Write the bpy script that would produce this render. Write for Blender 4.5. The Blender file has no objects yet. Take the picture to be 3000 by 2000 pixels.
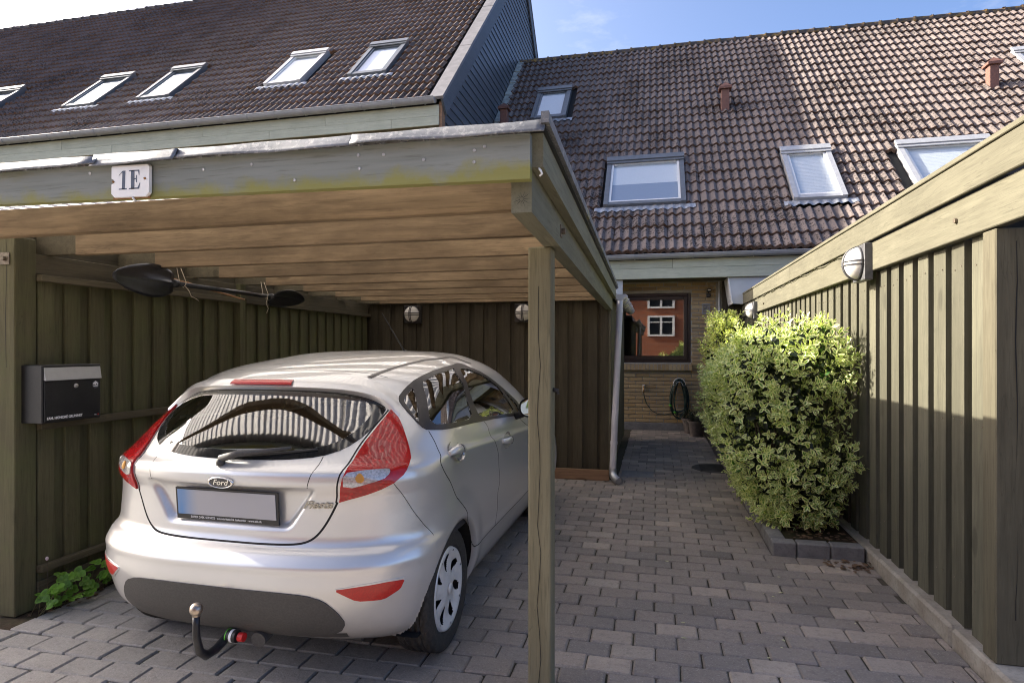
import bpy, math, random
from mathutils import Vector, Matrix, geometry
# ------------------------------------------------------------------ camera, sky, sun, exposure
sc = bpy.context.scene
C = sc.collection
RAD = math.radians
rng = random.Random(11)
YAW = math.atan(420/1800)
cam = bpy.data.cameras.new('camera'); camo = bpy.data.objects.new('camera', cam); C.objects.link(camo)
camo.location = (0, 0, 1.443); camo.rotation_euler = (RAD(90), 0, YAW)
cam.sensor_width = 36; cam.lens = 21.6; cam.shift_y = 20/3000
cam.clip_start = .05; cam.clip_end = 3000
sc.camera = camo
SUN_DIR = Vector((-1, .13, .57)).normalized()           # towards the sun
SUN_EL = math.asin(SUN_DIR.z); SUN_AZ = math.atan2(SUN_DIR.x, SUN_DIR.y)
world = bpy.data.worlds.new('World'); sc.world = world; world.use_nodes = True
wn = world.node_tree; wn.nodes.clear()
w_out = wn.nodes.new('ShaderNodeOutputWorld'); w_bg = wn.nodes.new('ShaderNodeBackground')
w_sky = wn.nodes.new('ShaderNodeTexSky'); w_sky.sky_type = 'NISHITA'; w_sky.sun_disc = False
w_sky.sun_elevation = SUN_EL; w_sky.sun_rotation = SUN_AZ
w_sky.air_density = .5; w_sky.dust_density = 4.0; w_sky.ozone_density = 1.0
w_tc = wn.nodes.new('ShaderNodeTexCoord'); w_map = wn.nodes.new('ShaderNodeMapping')
w_map.inputs['Scale'].default_value = (1.0, 1.0, 2.6); w_map.inputs['Location'].default_value = (3.1, 1.2, .4)
w_noise = wn.nodes.new('ShaderNodeTexNoise'); w_noise.inputs['Scale'].default_value = 2.6
w_noise.inputs['Detail'].default_value = 9; w_noise.inputs['Roughness'].default_value = .62
w_ramp = wn.nodes.new('ShaderNodeValToRGB')
w_ramp.color_ramp.elements[0].position = .56; w_ramp.color_ramp.elements[0].color = (0, 0, 0, 1)
w_ramp.color_ramp.elements[1].position = .80; w_ramp.color_ramp.elements[1].color = (.75, .75, .75, 1)
w_hsv = wn.nodes.new('ShaderNodeHueSaturation'); w_hsv.inputs['Saturation'].default_value = 1.18
w_mix = wn.nodes.new('ShaderNodeMixRGB'); w_mix.inputs['Color2'].default_value = (2.6, 2.65, 2.8, 1)
L = wn.links.new
L(w_tc.outputs['Generated'], w_map.inputs['Vector']); L(w_map.outputs['Vector'], w_noise.inputs['Vector'])
L(w_noise.outputs['Fac'], w_ramp.inputs['Fac']); L(w_sky.outputs['Color'], w_hsv.inputs['Color'])
L(w_hsv.outputs['Color'], w_mix.inputs['Color1']); L(w_ramp.outputs['Color'], w_mix.inputs['Fac'])
L(w_mix.outputs['Color'], w_bg.inputs['Color']); L(w_bg.outputs['Background'], w_out.inputs['Surface'])
w_bg.inputs['Strength'].default_value = .15
sun = bpy.data.lights.new('sun', 'SUN'); suno = bpy.data.objects.new('sun', sun); C.objects.link(suno)
sun.energy = 4.8; sun.angle = RAD(.5); sun.color = (1, .93, .80)
suno.rotation_euler = SUN_DIR.to_track_quat('Z', 'Y').to_euler()
vs = sc.view_settings; vs.view_transform = 'Standard'; vs.look = 'None'; vs.gamma = 1; vs.use_curve_mapping = False
vs.exposure = 1.62
cy = sc.cycles; cy.max_bounces = 8; cy.diffuse_bounces = 4; cy.glossy_bounces = 4; cy.transmission_bounces = 6
cy.filter_width = 1.05; cy.transparent_max_bounces = 12; cy.use_denoising = True; cy.caustics_reflective = False; cy.caustics_refractive = False

# ------------------------------------------------------------------ helpers
class MB:
    def __init__(s): s.v = []; s.f = []; s.mi = []; s.at = {}
    def add(s, vs_, fs, mi=0):
        o = len(s.v); s.v += [tuple(p) for p in vs_]
        for f in fs: s.f.append(tuple(i+o for i in f)); s.mi.append(mi)
        return o
    def convex(s, vs_, fs, mi=0):
        c = sum((Vector(p) for p in vs_), Vector())/len(vs_); out = []
        for f in fs:
            a, b, d = (Vector(vs_[f[k]]) for k in (0, 1, 2)); n = (b-a).cross(d-a)
            m = sum((Vector(vs_[i]) for i in f), Vector())/len(f)
            out.append(f if n.dot(m-c) >= 0 else f[::-1])
        return s.add(vs_, out, mi)
    def box(s, x0, x1, y0, y1, z0, z1, b=0, mi=0):
        if b <= 0:
            V = [(x, y, z) for x in (x0, x1) for y in (y0, y1) for z in (z0, z1)]
            F = [(0, 1, 3, 2), (4, 6, 7, 5), (0, 4, 5, 1), (2, 3, 7, 6), (0, 2, 6, 4), (1, 5, 7, 3)]
            return s.convex(V, F, mi)
        b = min(b, (x1-x0)*.45, (y1-y0)*.45, (z1-z0)*.45)
        V = []; ix = {}
        for i, (X, sx) in enumerate(((x0, 1), (x1, -1))):
            for j, (Y, sy) in enumerate(((y0, 1), (y1, -1))):
                for k, (Z, sz) in enumerate(((z0, 1), (z1, -1))):
                    ix[i, j, k, 0] = len(V); V.append((X, Y+sy*b, Z+sz*b))
                    ix[i, j, k, 1] = len(V); V.append((X+sx*b, Y, Z+sz*b))
                    ix[i, j, k, 2] = len(V); V.append((X+sx*b, Y+sy*b, Z))
        F = []
        for i in (0, 1):
            F.append([ix[i, 0, 0, 0], ix[i, 1, 0, 0], ix[i, 1, 1, 0], ix[i, 0, 1, 0]])
            F.append([ix[0, i, 0, 1], ix[1, i, 0, 1], ix[1, i, 1, 1], ix[0, i, 1, 1]])
            F.append([ix[0, 0, i, 2], ix[1, 0, i, 2], ix[1, 1, i, 2], ix[0, 1, i, 2]])
        for i in (0, 1):
            for j in (0, 1):
                F.append([ix[i, j, 0, 0], ix[i, j, 1, 0], ix[i, j, 1, 1], ix[i, j, 0, 1]])
                F.append([ix[i, 0, j, 0], ix[i, 1, j, 0], ix[i, 1, j, 2], ix[i, 0, j, 2]])
                F.append([ix[0, i, j, 1], ix[1, i, j, 1], ix[1, i, j, 2], ix[0, i, j, 2]])
                for k in (0, 1): F.append([ix[i, j, k, 0], ix[i, j, k, 1], ix[i, j, k, 2]])
        return s.convex(V, F, mi)
    def tube(s, pts, r, n=8, mi=0, caps=True):
        P = [Vector(p) for p in pts]; N = len(P); rs = r if isinstance(r, (list, tuple)) else [r]*N
        T = []
        for i in range(N):
            t = P[min(i+1, N-1)]-P[max(i-1, 0)]; T.append(t.normalized() if t.length > 1e-9 else Vector((0, 0, 1)))
        up = Vector((0, 0, 1)) if abs(T[0].z) < .9 else Vector((1, 0, 0))
        a = T[0].cross(up).normalized(); V = []
        for i in range(N):
            a = (a-T[i]*a.dot(T[i])).normalized(); b = T[i].cross(a)
            for k in range(n):
                th = 2*math.pi*k/n; V.append(P[i]+(a*math.cos(th)+b*math.sin(th))*rs[i])
        F = [(i*n+k, i*n+(k+1) % n, (i+1)*n+(k+1) % n, (i+1)*n+k) for i in range(N-1) for k in range(n)]
        if caps: F += [tuple(range(n))[::-1], tuple((N-1)*n+k for k in range(n))]
        return s.add(V, F, mi)
    def lathe(s, prof, M=None, n=32, mi=0):        # prof [(r, h)] about local z
        V = []
        for r, hh in prof:
            for k in range(n):
                th = 2*math.pi*k/n; p = Vector((r*math.cos(th), r*math.sin(th), hh)); V.append(M @ p if M else p)
        F = [(i*n+k, i*n+(k+1) % n, (i+1)*n+(k+1) % n, (i+1)*n+k) for i in range(len(prof)-1) for k in range(n)]
        return s.add(V, F, mi)
    def sheet(s, rows, mi=0, close=False):
        n = len(rows[0]); V = [p for r in rows for p in r]; F = []
        for i in range(len(rows)-1):
            for k in range(n-1 if not close else n):
                F.append((i*n+k, i*n+(k+1) % n, (i+1)*n+(k+1) % n, (i+1)*n+k))
        return s.add(V, F, mi)
    def prism(s, poly, f0, f1, mi=0):              # poly of 2D points, f0/f1 map (a,b)->3D for the two ends
        n = len(poly); V = [f0(*p) for p in poly]+[f1(*p) for p in poly]
        F = [tuple(range(n)), tuple(range(2*n-1, n-1, -1))]+[(i, n+i, n+(i+1) % n, (i+1) % n) for i in range(n)]
        return s.add(V, F, mi)
    def mesh(s, name, mats, smooth=False):
        me = bpy.data.meshes.new(name); me.from_pydata([tuple(p) for p in s.v], [], s.f)
        for m in (mats if isinstance(mats, (list, tuple)) else [mats]): me.materials.append(m)
        if any(s.mi): me.polygons.foreach_set('material_index', s.mi)
        if smooth: me.polygons.foreach_set('use_smooth', [True]*len(me.polygons))
        for k, (dom, vals) in s.at.items():
            a = me.attributes.new(k, 'FLOAT', dom); a.data.foreach_set('value', vals)
        me.update(); return me
    def build(s, name, mats, parent=None, smooth=False, auto=None):
        me = s.mesh(name, mats, smooth or auto is not None)
        if auto is not None: me.set_sharp_from_angle(angle=RAD(auto))
        return link(name, me, parent)
def link(name, me, parent=None, loc=None):
    o = bpy.data.objects.new(name, me); C.objects.link(o)
    if parent is not None: attach(o, parent)
    if loc is not None: o.location = loc
    return o
def attach(o, p):
    o.parent = p
    if p.get('_flat') is None: return
    o.matrix_parent_inverse = Matrix.Translation(-Vector(p['_flat']))
def thing(name, label, cat, loc=(0, 0, 0), group=None, local=False, rotz=0):
    o = bpy.data.objects.new(name, None); C.objects.link(o); o.location = loc; o.rotation_euler = (0, 0, rotz); o.empty_display_size = .1
    if not local: o['_flat'] = tuple(loc)
    return tag(o, label, cat, group)
def tag(o, label, cat=None, group=None):
    o['label'] = label
    if cat: o['category'] = cat
    if group: o['group'] = group
    return o
def struct(o): o['kind'] = 'structure'; return o
def stuff(o): o['kind'] = 'stuff'; return o

# ------------------------------------------------------------------ materials
class NT:
    def __init__(s, name):
        s.m = bpy.data.materials.new(name); s.m.use_nodes = True; s.t = s.m.node_tree; s.t.nodes.clear()
        s.out = s.t.nodes.new('ShaderNodeOutputMaterial')
    def n(s, typ, _p=None, **kw):
        nd = s.t.nodes.new('ShaderNode'+typ)
        for k, v in (_p or {}).items(): setattr(nd, k, v)
        for k, v in kw.items():
            key = int(k[1:]) if k[0] == '_' and k[1:].isdigit() else k.replace('_', ' ')
            s.put(nd.inputs[key], v)
        return nd
    def put(s, inp, v):
        if isinstance(v, bpy.types.NodeSocket): s.t.links.new(v, inp)
        elif isinstance(v, bpy.types.Node): s.t.links.new(v.outputs[0], inp)
        else:
            if inp.type == 'RGBA' and len(v) == 3: v = (*v, 1)
            inp.default_value = v
    def ramp(s, fac, stops, interp='LINEAR'):
        nd = s.t.nodes.new('ShaderNodeValToRGB'); cr = nd.color_ramp; cr.interpolation = interp
        while len(cr.elements) < len(stops): cr.elements.new(.5)
        for e, (p, c) in zip(cr.elements, stops):
            e.position = p; e.color = (*c, 1) if isinstance(c, (tuple, list)) else (c, c, c, 1)
        s.put(nd.inputs[0], fac); return nd
    def mix(s, fac, a, b, mode='MIX'):
        nd = s.t.nodes.new('ShaderNodeMixRGB'); nd.blend_type = mode
        s.put(nd.inputs[0], fac); s.put(nd.inputs[1], a); s.put(nd.inputs[2], b); return nd
    def math(s, op, a, b=0., c=None, clamp=False):
        nd = s.t.nodes.new('ShaderNodeMath'); nd.operation = op; nd.use_clamp = clamp
        s.put(nd.inputs[0], a); s.put(nd.inputs[1], b)
        if c is not None: s.put(nd.inputs[2], c)
        return nd
    def coords(s, scale=(1, 1, 1), rand=True, kind='Object'):
        tc = s.n('TexCoord'); v = tc.outputs[kind]
        if rand:
            oi = s.n('ObjectInfo'); sc_ = s.math('MULTIPLY', oi.outputs['Random'], 53.)
            cmb = s.n('CombineXYZ', X=sc_, Y=sc_, Z=sc_); v = s.n('VectorMath', {'operation': 'ADD'}, _0=v, _1=cmb)
        return s.n('Mapping', Vector=v, Scale=scale)
    def noise(s, vec, scale, detail=4, rough=.55, dist=0.):
        return s.n('TexNoise', Vector=vec, Scale=scale, Detail=detail, Roughness=rough, Distortion=dist).outputs[0]
    def bump(s, hgt, strength=.3, dist=.01, normal=None):
        b = s.n('Bump', Height=hgt, Strength=strength, Distance=dist)
        if normal is not None: s.put(b.inputs['Normal'], normal)
        return b
    def pbr(s, **kw):
        p = s.n('BsdfPrincipled'); 
        for k, v in kw.items(): s.put(p.inputs[k.replace('_', ' ')], v)
        s.t.links.new(p.outputs[0], s.out.inputs[0]); return s.m
def lerp3(a, k): return tuple(min(1, x*k) for x in a)
def flat(name, col, rough=.5, metal=0., coat=0., spec=.5, var=.0, nscale=30, bump=0.):
    t = NT(name); c = col; kw = {}
    v = t.coords()
    nz = t.noise(v, nscale, 5)
    if var > 0: c = t.mix(t.ramp(nz, [(.3, 0.), (.7, 1.)]), lerp3(col, 1-var), lerp3(col, 1+var))
    if bump > 0: kw['Normal'] = t.bump(nz, bump, .004)
    return t.pbr(Base_Color=c, Roughness=rough, Metallic=metal, Coat_Weight=coat, Coat_Roughness=.04, Specular_IOR_Level=spec, **kw)
def wood(name, a, b, axis=2, rough=.82, moss=None, mossamt=.0, fine=1., bump=.35, rand=.25, knot=True, stain=.0):
    """painted or stained sawn timber; axis = grain direction"""
    t = NT(name); sc1 = [9., 9., 9.]; sc1[axis] = .55
    v = t.coords(tuple(sc1)); vo = t.coords()
    g = t.noise(v, 3.2*fine, 7, .62, .6); g2 = t.noise(v, 14*fine, 4, .6)
    big = t.noise(vo, 2.3, 5, .6)
    c = t.mix(t.ramp(g, [(.28, 0.), (.72, 1.)]), b, a)
    c = t.mix(t.math('MULTIPLY', t.ramp(g2, [(.52, 0.), (.72, 1.)]), .5), c, lerp3(b, .60))
    crk = t.math('ABSOLUTE', t.math('SUBTRACT', t.noise(v, 1.7, 3, .5, 1.2), .5)); c = t.mix(t.math('MULTIPLY', t.ramp(crk, [(.0, 1.), (.008, 0.)]), .35), c, lerp3(b, .35))
    c = t.mix(t.math('MULTIPLY', t.ramp(big, [(.35, 0.), (.7, 1.)]), .45), c, lerp3(b, .85))
    if stain: c = t.mix(t.math('MULTIPLY', t.ramp(t.noise(t.coords((.9, 1.6, 4)), 2.0, 7, .70), [(.44, 0.), (.72, 1.)]), stain), c, lerp3(b, .55))
    oi = t.n('ObjectInfo')
    k = t.math('MULTIPLY_ADD', oi.outputs['Random'], rand, 1-rand*.5)
    kc = t.n('CombineColor', Red=k, Green=k, Blue=k)
    c = t.mix(1., c, kc, 'MULTIPLY')
    if knot:
        ks = [6., 6., 6.]; ks[axis] = 2.2
        vk = t.n('TexVoronoi', Vector=t.coords(tuple(ks)), Scale=.55)
        kn = t.ramp(vk.outputs['Distance'], [(.0, 1.), (.07, .8), (.10, 0.)])
        c = t.mix(t.math('MULTIPLY', kn, .6), c, lerp3(b, .45))
    if moss:
        mz = t.noise(vo, 3.5, 6, .65); c = t.mix(t.math('MULTIPLY', t.ramp(mz, [(.45, 0.), (.62, 1.)]), mossamt), c, moss)
    hgt = t.math('ADD', t.math('MULTIPLY', g, .7), t.math('MULTIPLY', g2, .5))
    return t.pbr(Base_Color=c, Roughness=rough, Specular_IOR_Level=.25, Normal=t.bump(hgt, bump, .006))
M = {}
OLIVE = (.235, .205, .135); OLIVE_D = (.15, .13, .085)
M['fence'] = wood('olive_stained_timber', (.132, .125, .088), (.078, .074, .052), rand=.38)
M['fence_x'] = wood('olive_stained_timber_lengthwise', (.152, .142, .100), (.102, .095, .066), axis=1)
M['fence_post'] = wood('olive_post_timber', (.155, .14, .095), (.092, .082, .055))
M['inner'] = wood('dark_olive_boards', (.138, .125, .066), (.08, .072, .038), moss=(.10, .115, .04), mossamt=.35)
M['inner_x'] = wood('dark_olive_rails', (.135, .115, .07), (.085, .07, .045), axis=1)
M['shed'] = wood('dark_brown_boards', (.090, .075, .049), (.05, .041, .027))
M['joist'] = wood('bare_brown_joist', (.325, .232, .135), (.13, .09, .052), axis=0, fine=.8, bump=.4, stain=.75)
M['beam'] = wood('grey_green_beam', (.26, .25, .175), (.17, .162, .112), axis=1)
M['post'] = wood('olive_carport_post', (.245, .22, .14), (.155, .138, .085))
M['plank'] = wood('bare_plank', (.36, .22, .13), (.22, .13, .08), axis=0)
M['pale'] = wood('pale_green_fascia_paint', (.60, .61, .48), (.45, .465, .355), axis=0, rough=.7, rand=.12, knot=False)
M['soffit'] = wood('soffit_boards', (.25, .23, .15), (.17, .155, .10), axis=0)
M['zinc'] = flat('zinc_sheet', (.52, .53, .55), .42, .75, var=.18, nscale=9, bump=.15)
M['gutter'] = flat('grey_plastic_gutter', (.34, .34, .345), .38, 0., var=.10, nscale=6)
M['pipe'] = flat('lilac_grey_plastic_pipe', (.52, .50, .54), .45, 0., var=.08, nscale=5)
M['black'] = flat('black_plastic', (.018, .018, .019), .45, var=.2)
M['rubber'] = flat('tyre_rubber', (.034, .032, .030), .75, var=.35, nscale=60, bump=.2)
M['white'] = flat('white_paint', (.78, .77, .74), .45, var=.05)
M['steel'] = flat('galvanised_steel', (.45, .44, .42), .4, .85, var=.25, nscale=80)
M['dark'] = flat('dark_void', (.012, .012, .012), .9)
# ------------------------------------------------------------------ ground and paving
def stone_mat():
    t = NT('concrete_paver'); v = t.coords(); oi = t.n('ObjectInfo'); at = t.n('Attribute', {'attribute_name': 'rnd'})
    r = t.math('FRACT', t.math('ADD', oi.outputs['Random'], at.outputs['Fac']))
    geo = t.n('NewGeometry'); sep = t.n('SeparateXYZ', Vector=geo.outputs['Position'])
    warm = t.ramp(t.math('MULTIPLY_ADD', sep.outputs['X'], .28, .85, clamp=True), [(.2, 0.), (.7, 1.)])
    grey = t.ramp(r, [(0, (.28, .268, .245)), (.35, (.32, .305, .28)), (.7, (.34, .322, .295)), (1, (.295, .283, .26))])
    red = t.ramp(r, [(0, (.185, .16, .14)), (.15, (.29, .245, .208)), (.45, (.32, .268, .226)), (.62, (.245, .215, .19)), (.82, (.35, .288, .238)), (.94, (.45, .375, .305)), (1, (.39, .335, .28))])
    c = t.mix(warm, grey, red)
    pv = geo.outputs['Position']
    big = t.noise(t.n('Mapping', Vector=pv, Scale=(1, 1, 1)), 1.1, 4, .6)
    fine = t.noise(t.n('Mapping', Vector=pv, Scale=(1, 1, 1)), 120, 5, .8)
    mid = t.noise(t.n('Mapping', Vector=pv, Scale=(1, 1, 1)), 28, 5, .65)
    c = t.mix(t.math('MULTIPLY', t.ramp(big, [(.38, 0.), (.62, 1.)]), .32), c, (.115, .108, .098))
    c = t.mix(t.math('MULTIPLY', t.ramp(mid, [(.5, 0.), (.75, 1.)]), .4), c, lerp3((.16, .14, .13), .6))
    c = t.mix(t.math('MULTIPLY', t.ramp(fine, [(.56, 0.), (.70, 1.)]), .6), c, (.55, .52, .49))
    c = t.mix(t.math('MULTIPLY', t.ramp(fine, [(.30, 1.), (.44, 0.)]), .6), c, (.075, .068, .062))
    hgt = t.math('ADD', t.math('MULTIPLY', fine, .5), t.math('MULTIPLY', mid, .9))
    return t.pbr(Base_Color=c, Roughness=.86, Specular_IOR_Level=.3, Normal=t.bump(hgt, .8, .006))
def soil_mat(name, a, b, scale=60, bump=.6):
    t = NT(name); v = t.coords(rand=False, kind='Object'); nz = t.noise(v, scale, 6, .7); n2 = t.noise(v, scale*.12, 5, .6)
    c = t.mix(t.ramp(nz, [(.3, 0.), (.7, 1.)]), a, b); c = t.mix(t.math('MULTIPLY', t.ramp(n2, [(.45, 0.), (.65, 1.)]), .6), c, (.045, .055, .022))
    return t.pbr(Base_Color=c, Roughness=.95, Specular_IOR_Level=.15, Normal=t.bump(nz, bump, .008))
M['stone'] = stone_mat(); M['sand'] = soil_mat('joint_sand_and_moss', (.055, .048, .036), (.10, .085, .065))
M['soil'] = soil_mat('dark_bed_soil', (.03, .022, .015), (.07, .05, .034), 40)
def conc_mat(name, a, b):
    t = NT(name); v = t.coords(); nz = t.noise(v, 45, 6, .7); n2 = t.noise(v, 5, 5, .65)
    c = t.mix(t.ramp(n2, [(.35, 0.), (.65, 1.)]), a, b); c = t.mix(t.math('MULTIPLY', t.ramp(nz, [(.5, 0.), (.7, 1.)]), .5), c, lerp3(a, .55))
    return t.pbr(Base_Color=c, Roughness=.9, Specular_IOR_Level=.2, Normal=t.bump(nz, .5, .006))
M['conc'] = conc_mat('weathered_concrete', (.26, .225, .18), (.36, .33, .28))
M['conc_d'] = conc_mat('dark_concrete_block', (.17, .165, .165), (.25, .24, .23))
g = MB(); g.box(-400, 400, -400, 500, -.6, -.012); struct(g.build('ground', M['sand']))['label'] = 'sand and moss bed under the paving'
M['asphalt'] = conc_mat('pale_bounce_asphalt', (.20, .195, .185), (.27, .26, .245)); g = MB(); g.box(-60, 60, -12, -.86, -.05, -.004); struct(g.build('bounce_road', M['asphalt']))['label'] = 'unseen pale street added behind the forecourt to bounce sunlight'  # unseen pale surface added to bounce sunlight forward as fill
pav = struct(thing('pavement', 'grey and reddish concrete block paving of driveway and path', None, (0, 0, 0)))
def project(p):
    sa, ca = math.sin(YAW), math.cos(YAW); r = p[0]*ca+p[1]*sa; d = -p[0]*sa+p[1]*ca
    if d < .1: return None
    return 1500+1800*r/d, 1020-1800*(p[2]-1.443)/d, d
def stone_area(x, y):
    if -7.6 < x < -3.48 and -.7 < y < 6.75: return True
    if y > 11.12 or x < (-3.24 if y > 2.56 else -4.4) or x > 1.395: return False
    if y > 4.60 and x > .80: return False
    if y > 6.80 and x < -.42: return False
    return True
pm = MB(); pm.box(-.1025, .1025, -.0675, .0675, -.035, 0, .008); paver_me = pm.mesh('paver', M['stone'])
full, rest = [], []
prng = random.Random(5)
for j in range(-6, 84):
    y = j*.14+.04; off = (j % 2)*.105+prng.uniform(-.008, .008)
    for i in range(-36, 9):
        x = i*.21+off
        if prng.random() < .0: continue
        corners = [(x+a*.10, y+b*.066) for a in (-1, 1) for b in (-1, 1)]
        ins = [stone_area(*c) for c in corners]
        if all(ins):
            p = project((x, y, 0)); sc_ = 0
            if p and -60 < p[0] < 3060 and p[1] < 2060 and not (-2.55 < x < -1.05 and 2.5 < y < 6.0): sc_ = 1/p[2]**3
            full.append((sc_, x, y))
        elif any(ins): rest.append((x, y, True))
full.sort(reverse=True)
for k, (sc_, x, y) in enumerate(full):
    if k < 300:
        o = link('paver', paver_me, pav, (x+prng.gauss(0, .0016), y+prng.gauss(0, .0016), prng.gauss(0, .0024)))
        o.rotation_euler = (prng.gauss(0, .010), prng.gauss(0, .008), prng.gauss(0, .010))
    else: rest.append((x, y, False))
rm = MB(); rv = []
for x, y, cut in rest:
    x0, x1, y0, y1 = x-.1025, x+.1025, y-.0675, y+.0675
    if cut and x < -3.4: x0 = max(x0, -7.6); x1 = min(x1, -3.48 if y > 2.5 else 9)
    elif cut:
        x0 = max(x0, -3.24 if y > 2.56 else -4.4); x1 = min(x1, 1.395); y1 = min(y1, 11.12)
        if y > 4.62: x1 = min(x1, .795)
        if y > 6.83: x0 = max(x0, -.41)
        if x1-x0 < .03 or y1-y0 < .03: continue
    dz = prng.gauss(0, .0016); n0 = len(rm.f); rm.box(x0, x1, y0, y1, -.035, dz, .006); rv += [prng.random()]*(len(rm.f)-n0)
rm.at['rnd'] = ('FACE', rv); stuff(rm.build('paver_field', M['stone'], pav))
sl = MB(); sl.box(-3.42, -3.2, -.6, 6.8, -.05, -.006); struct(sl.build('soil_strip', M['soil']))['label'] = 'dark soil strip along the foot of the carport wall'
# bits of leaf and grit lying about
lf = MB(); lr = random.Random(3)
def leaflet(mb, p, L_, w_, yaw, tilt=.2, curl=.3):
    c_, s_ = math.cos(yaw), math.sin(yaw); pts = []
    for a, b, z in ((0, 0, 0), (.35, w_, .3), (.75, w_*.75, .35), (1, 0, .1), (.75, -w_*.75, .3), (.35, -w_, .25)):
        a *= L_; b *= L_; pts.append((p[0]+a*c_-b*s_, p[1]+a*s_+b*c_, p[2]+.002+z*curl*L_*.4+a*tilt*.2))
    mb.add(pts, [(0, 1, 2, 3), (0, 3, 4, 5)])
for _ in range(34):
    x, y = lr.uniform(-.3, 1.2), lr.uniform(3, 8.5)
    if stone_area(x, y): leaflet(lf, (x, y, .001), lr.uniform(.012, .03), .3, lr.uniform(0, 6.28))
M['leaf_pale'] = flat('pale_dry_leaf', (.46, .44, .25), .7, var=.4, nscale=20)
o = stuff(lf.build('fallen_leaves', M['leaf_pale'])); o['label'] = 'small pale fallen leaves scattered on the paving'
lf = MB()
for _ in range(46):
    leaflet(lf, (lr.gauss(1.27, .09), lr.gauss(4.48, .06), lr.uniform(0, .012)), lr.uniform(.02, .05), .4, lr.uniform(0, 6.28), lr.uniform(-.8, .8), .8)
for _ in range(60):
    leaflet(lf, (lr.uniform(.95, 1.36), lr.uniform(4.72, 5.0), .085+lr.uniform(0, .02)), lr.uniform(.02, .045), .4, lr.uniform(0, 6.28), lr.uniform(-.8, .8), .8)
for _ in range(90):
    leaflet(lf, (lr.uniform(-3.32, -3.16), lr.uniform(2.6, 4.4), lr.uniform(0, .01)), lr.uniform(.012, .035), .4, lr.uniform(0, 6.28), lr.uniform(-.8, .8), .8)
M['leaf_dead'] = flat('brown_leaf_litter', (.13, .075, .042), .85, var=.6, nscale=15)
o = stuff(lf.build('leaf_litter', M['leaf_dead'])); o['label'] = 'brown leaf litter in the corners by the fence and the wall'
# iron cover and concrete slab set in the path
mh = MB(); mh.lathe([(0, .006), (.27, .006), (.29, .004), (.29, -.02)], Matrix.Translation((1.0-.28, 7.75, 0)), 40)
for k in range(-3, 4): mh.box(.72-.2, .72+.2, 7.75+k*.06-.012, 7.75+k*.06+.012, .006, .011)
M['iron'] = flat('dark_cast_iron', (.05, .048, .045), .7, .3, var=.3)
tag(mh.build('manhole_cover', M['iron']), 'round dark iron cover in the path beside the bush', 'manhole cover')
cs = MB(); cs.box(-.38, -.02, 7.0, 7.36, -.03, .006, .006); tag(cs.build('concrete_slab', M['conc_d']), 'square concrete slab in the paving behind the downpipe', 'slab')
# ------------------------------------------------------------------ houses
S45 = math.sqrt(.5)
def rp(X, v, n, E): return (X, E[0]+v*S45-n*S45, E[1]+v*S45+n*S45)
def tile_material(name, a, b, moss, mossamt):
    t = NT(name); oi = t.n('ObjectInfo'); at = t.n('Attribute', {'attribute_name': 'rnd'}); ed = t.n('Attribute', {'attribute_name': 'edge'})
    geo = t.n('NewGeometry'); pv = t.n('Mapping', Vector=geo.outputs['Position'], Scale=(1, 1, 1))
    r = t.math('FRACT', t.math('ADD', oi.outputs['Random'], at.outputs['Fac']))
    c = t.mix(r, a, b); sk = t.noise(t.n('Mapping', Vector=geo.outputs['Position'], Scale=(1.5, .16, .16)), 1.6, 6, .65); c = t.mix(t.math('MULTIPLY', t.ramp(sk, [(.50, 0.), (.68, 1.)]), .5), c, lerp3(a, .45)); fine = t.noise(pv, 130, 4, .7); mid = t.noise(pv, 22, 5, .65); big = t.noise(pv, .8, 4, .6)
    c = t.mix(t.math('MULTIPLY', t.ramp(fine, [(.4, 0.), (.7, 1.)]), .35), c, lerp3(a, 1.7))
    spot = t.math('ADD', mid, t.math('MULTIPLY', t.math('SUBTRACT', big, .5), .5))
    c = t.mix(t.math('MULTIPLY', t.ramp(spot, [(.545, 0.), (.60, 1.)]), mossamt), c, (.028, .022, .018))
    e = t.math('MULTIPLY', t.ramp(ed.outputs['Fac'], [(.45, 0.), (.95, 1.)]), t.ramp(mid, [(.35, .25), (.6, 1.)]))
    c = t.mix(t.math('MULTIPLY', e, .85), c, moss)
    hgt = t.math('ADD', t.math('MULTIPLY', fine, .4), mid)
    return t.pbr(Base_Color=c, Roughness=.85, Specular_IOR_Level=.25, Normal=t.bump(hgt, .5, .012))
M['tile_l'] = tile_material('dark_brown_roof_tile', (.135, .103, .090), (.175, .135, .118), (.17, .08, .035), .8)
M['tile_r'] = tile_material('weathered_roof_tile', (.160, .130, .117), (.21, .172, .155), (.11, .055, .03), .9)
def ridge_mat(name, lich):
    t = NT(name); geo = t.n('NewGeometry'); nz = t.noise(geo.outputs['Position'], 9, 6, .7); n2 = t.noise(geo.outputs['Position'], 40, 4, .6)
    c = t.mix(t.ramp(nz, [(.48, 0.), (.62, 1.)]), (.09, .07, .06), lich); c = t.mix(t.ramp(n2, [(.5, 0.), (.7, .6)]), c, (.03, .022, .018))
    return t.pbr(Base_Color=c, Roughness=.9, Normal=t.bump(n2, .6, .01))
M['ridge_l'] = ridge_mat('ridge_tile_brown', (.13, .10, .085)); M['ridge_r'] = ridge_mat('ridge_tile_with_orange_lichen', (.34, .20, .05))
TW, TL_, EXPO = .30, .40, .35
M['moss'] = flat('dry_brown_moss', (.060, .034, .018), .95, var=.6, nscale=30, bump=.5)
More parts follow.
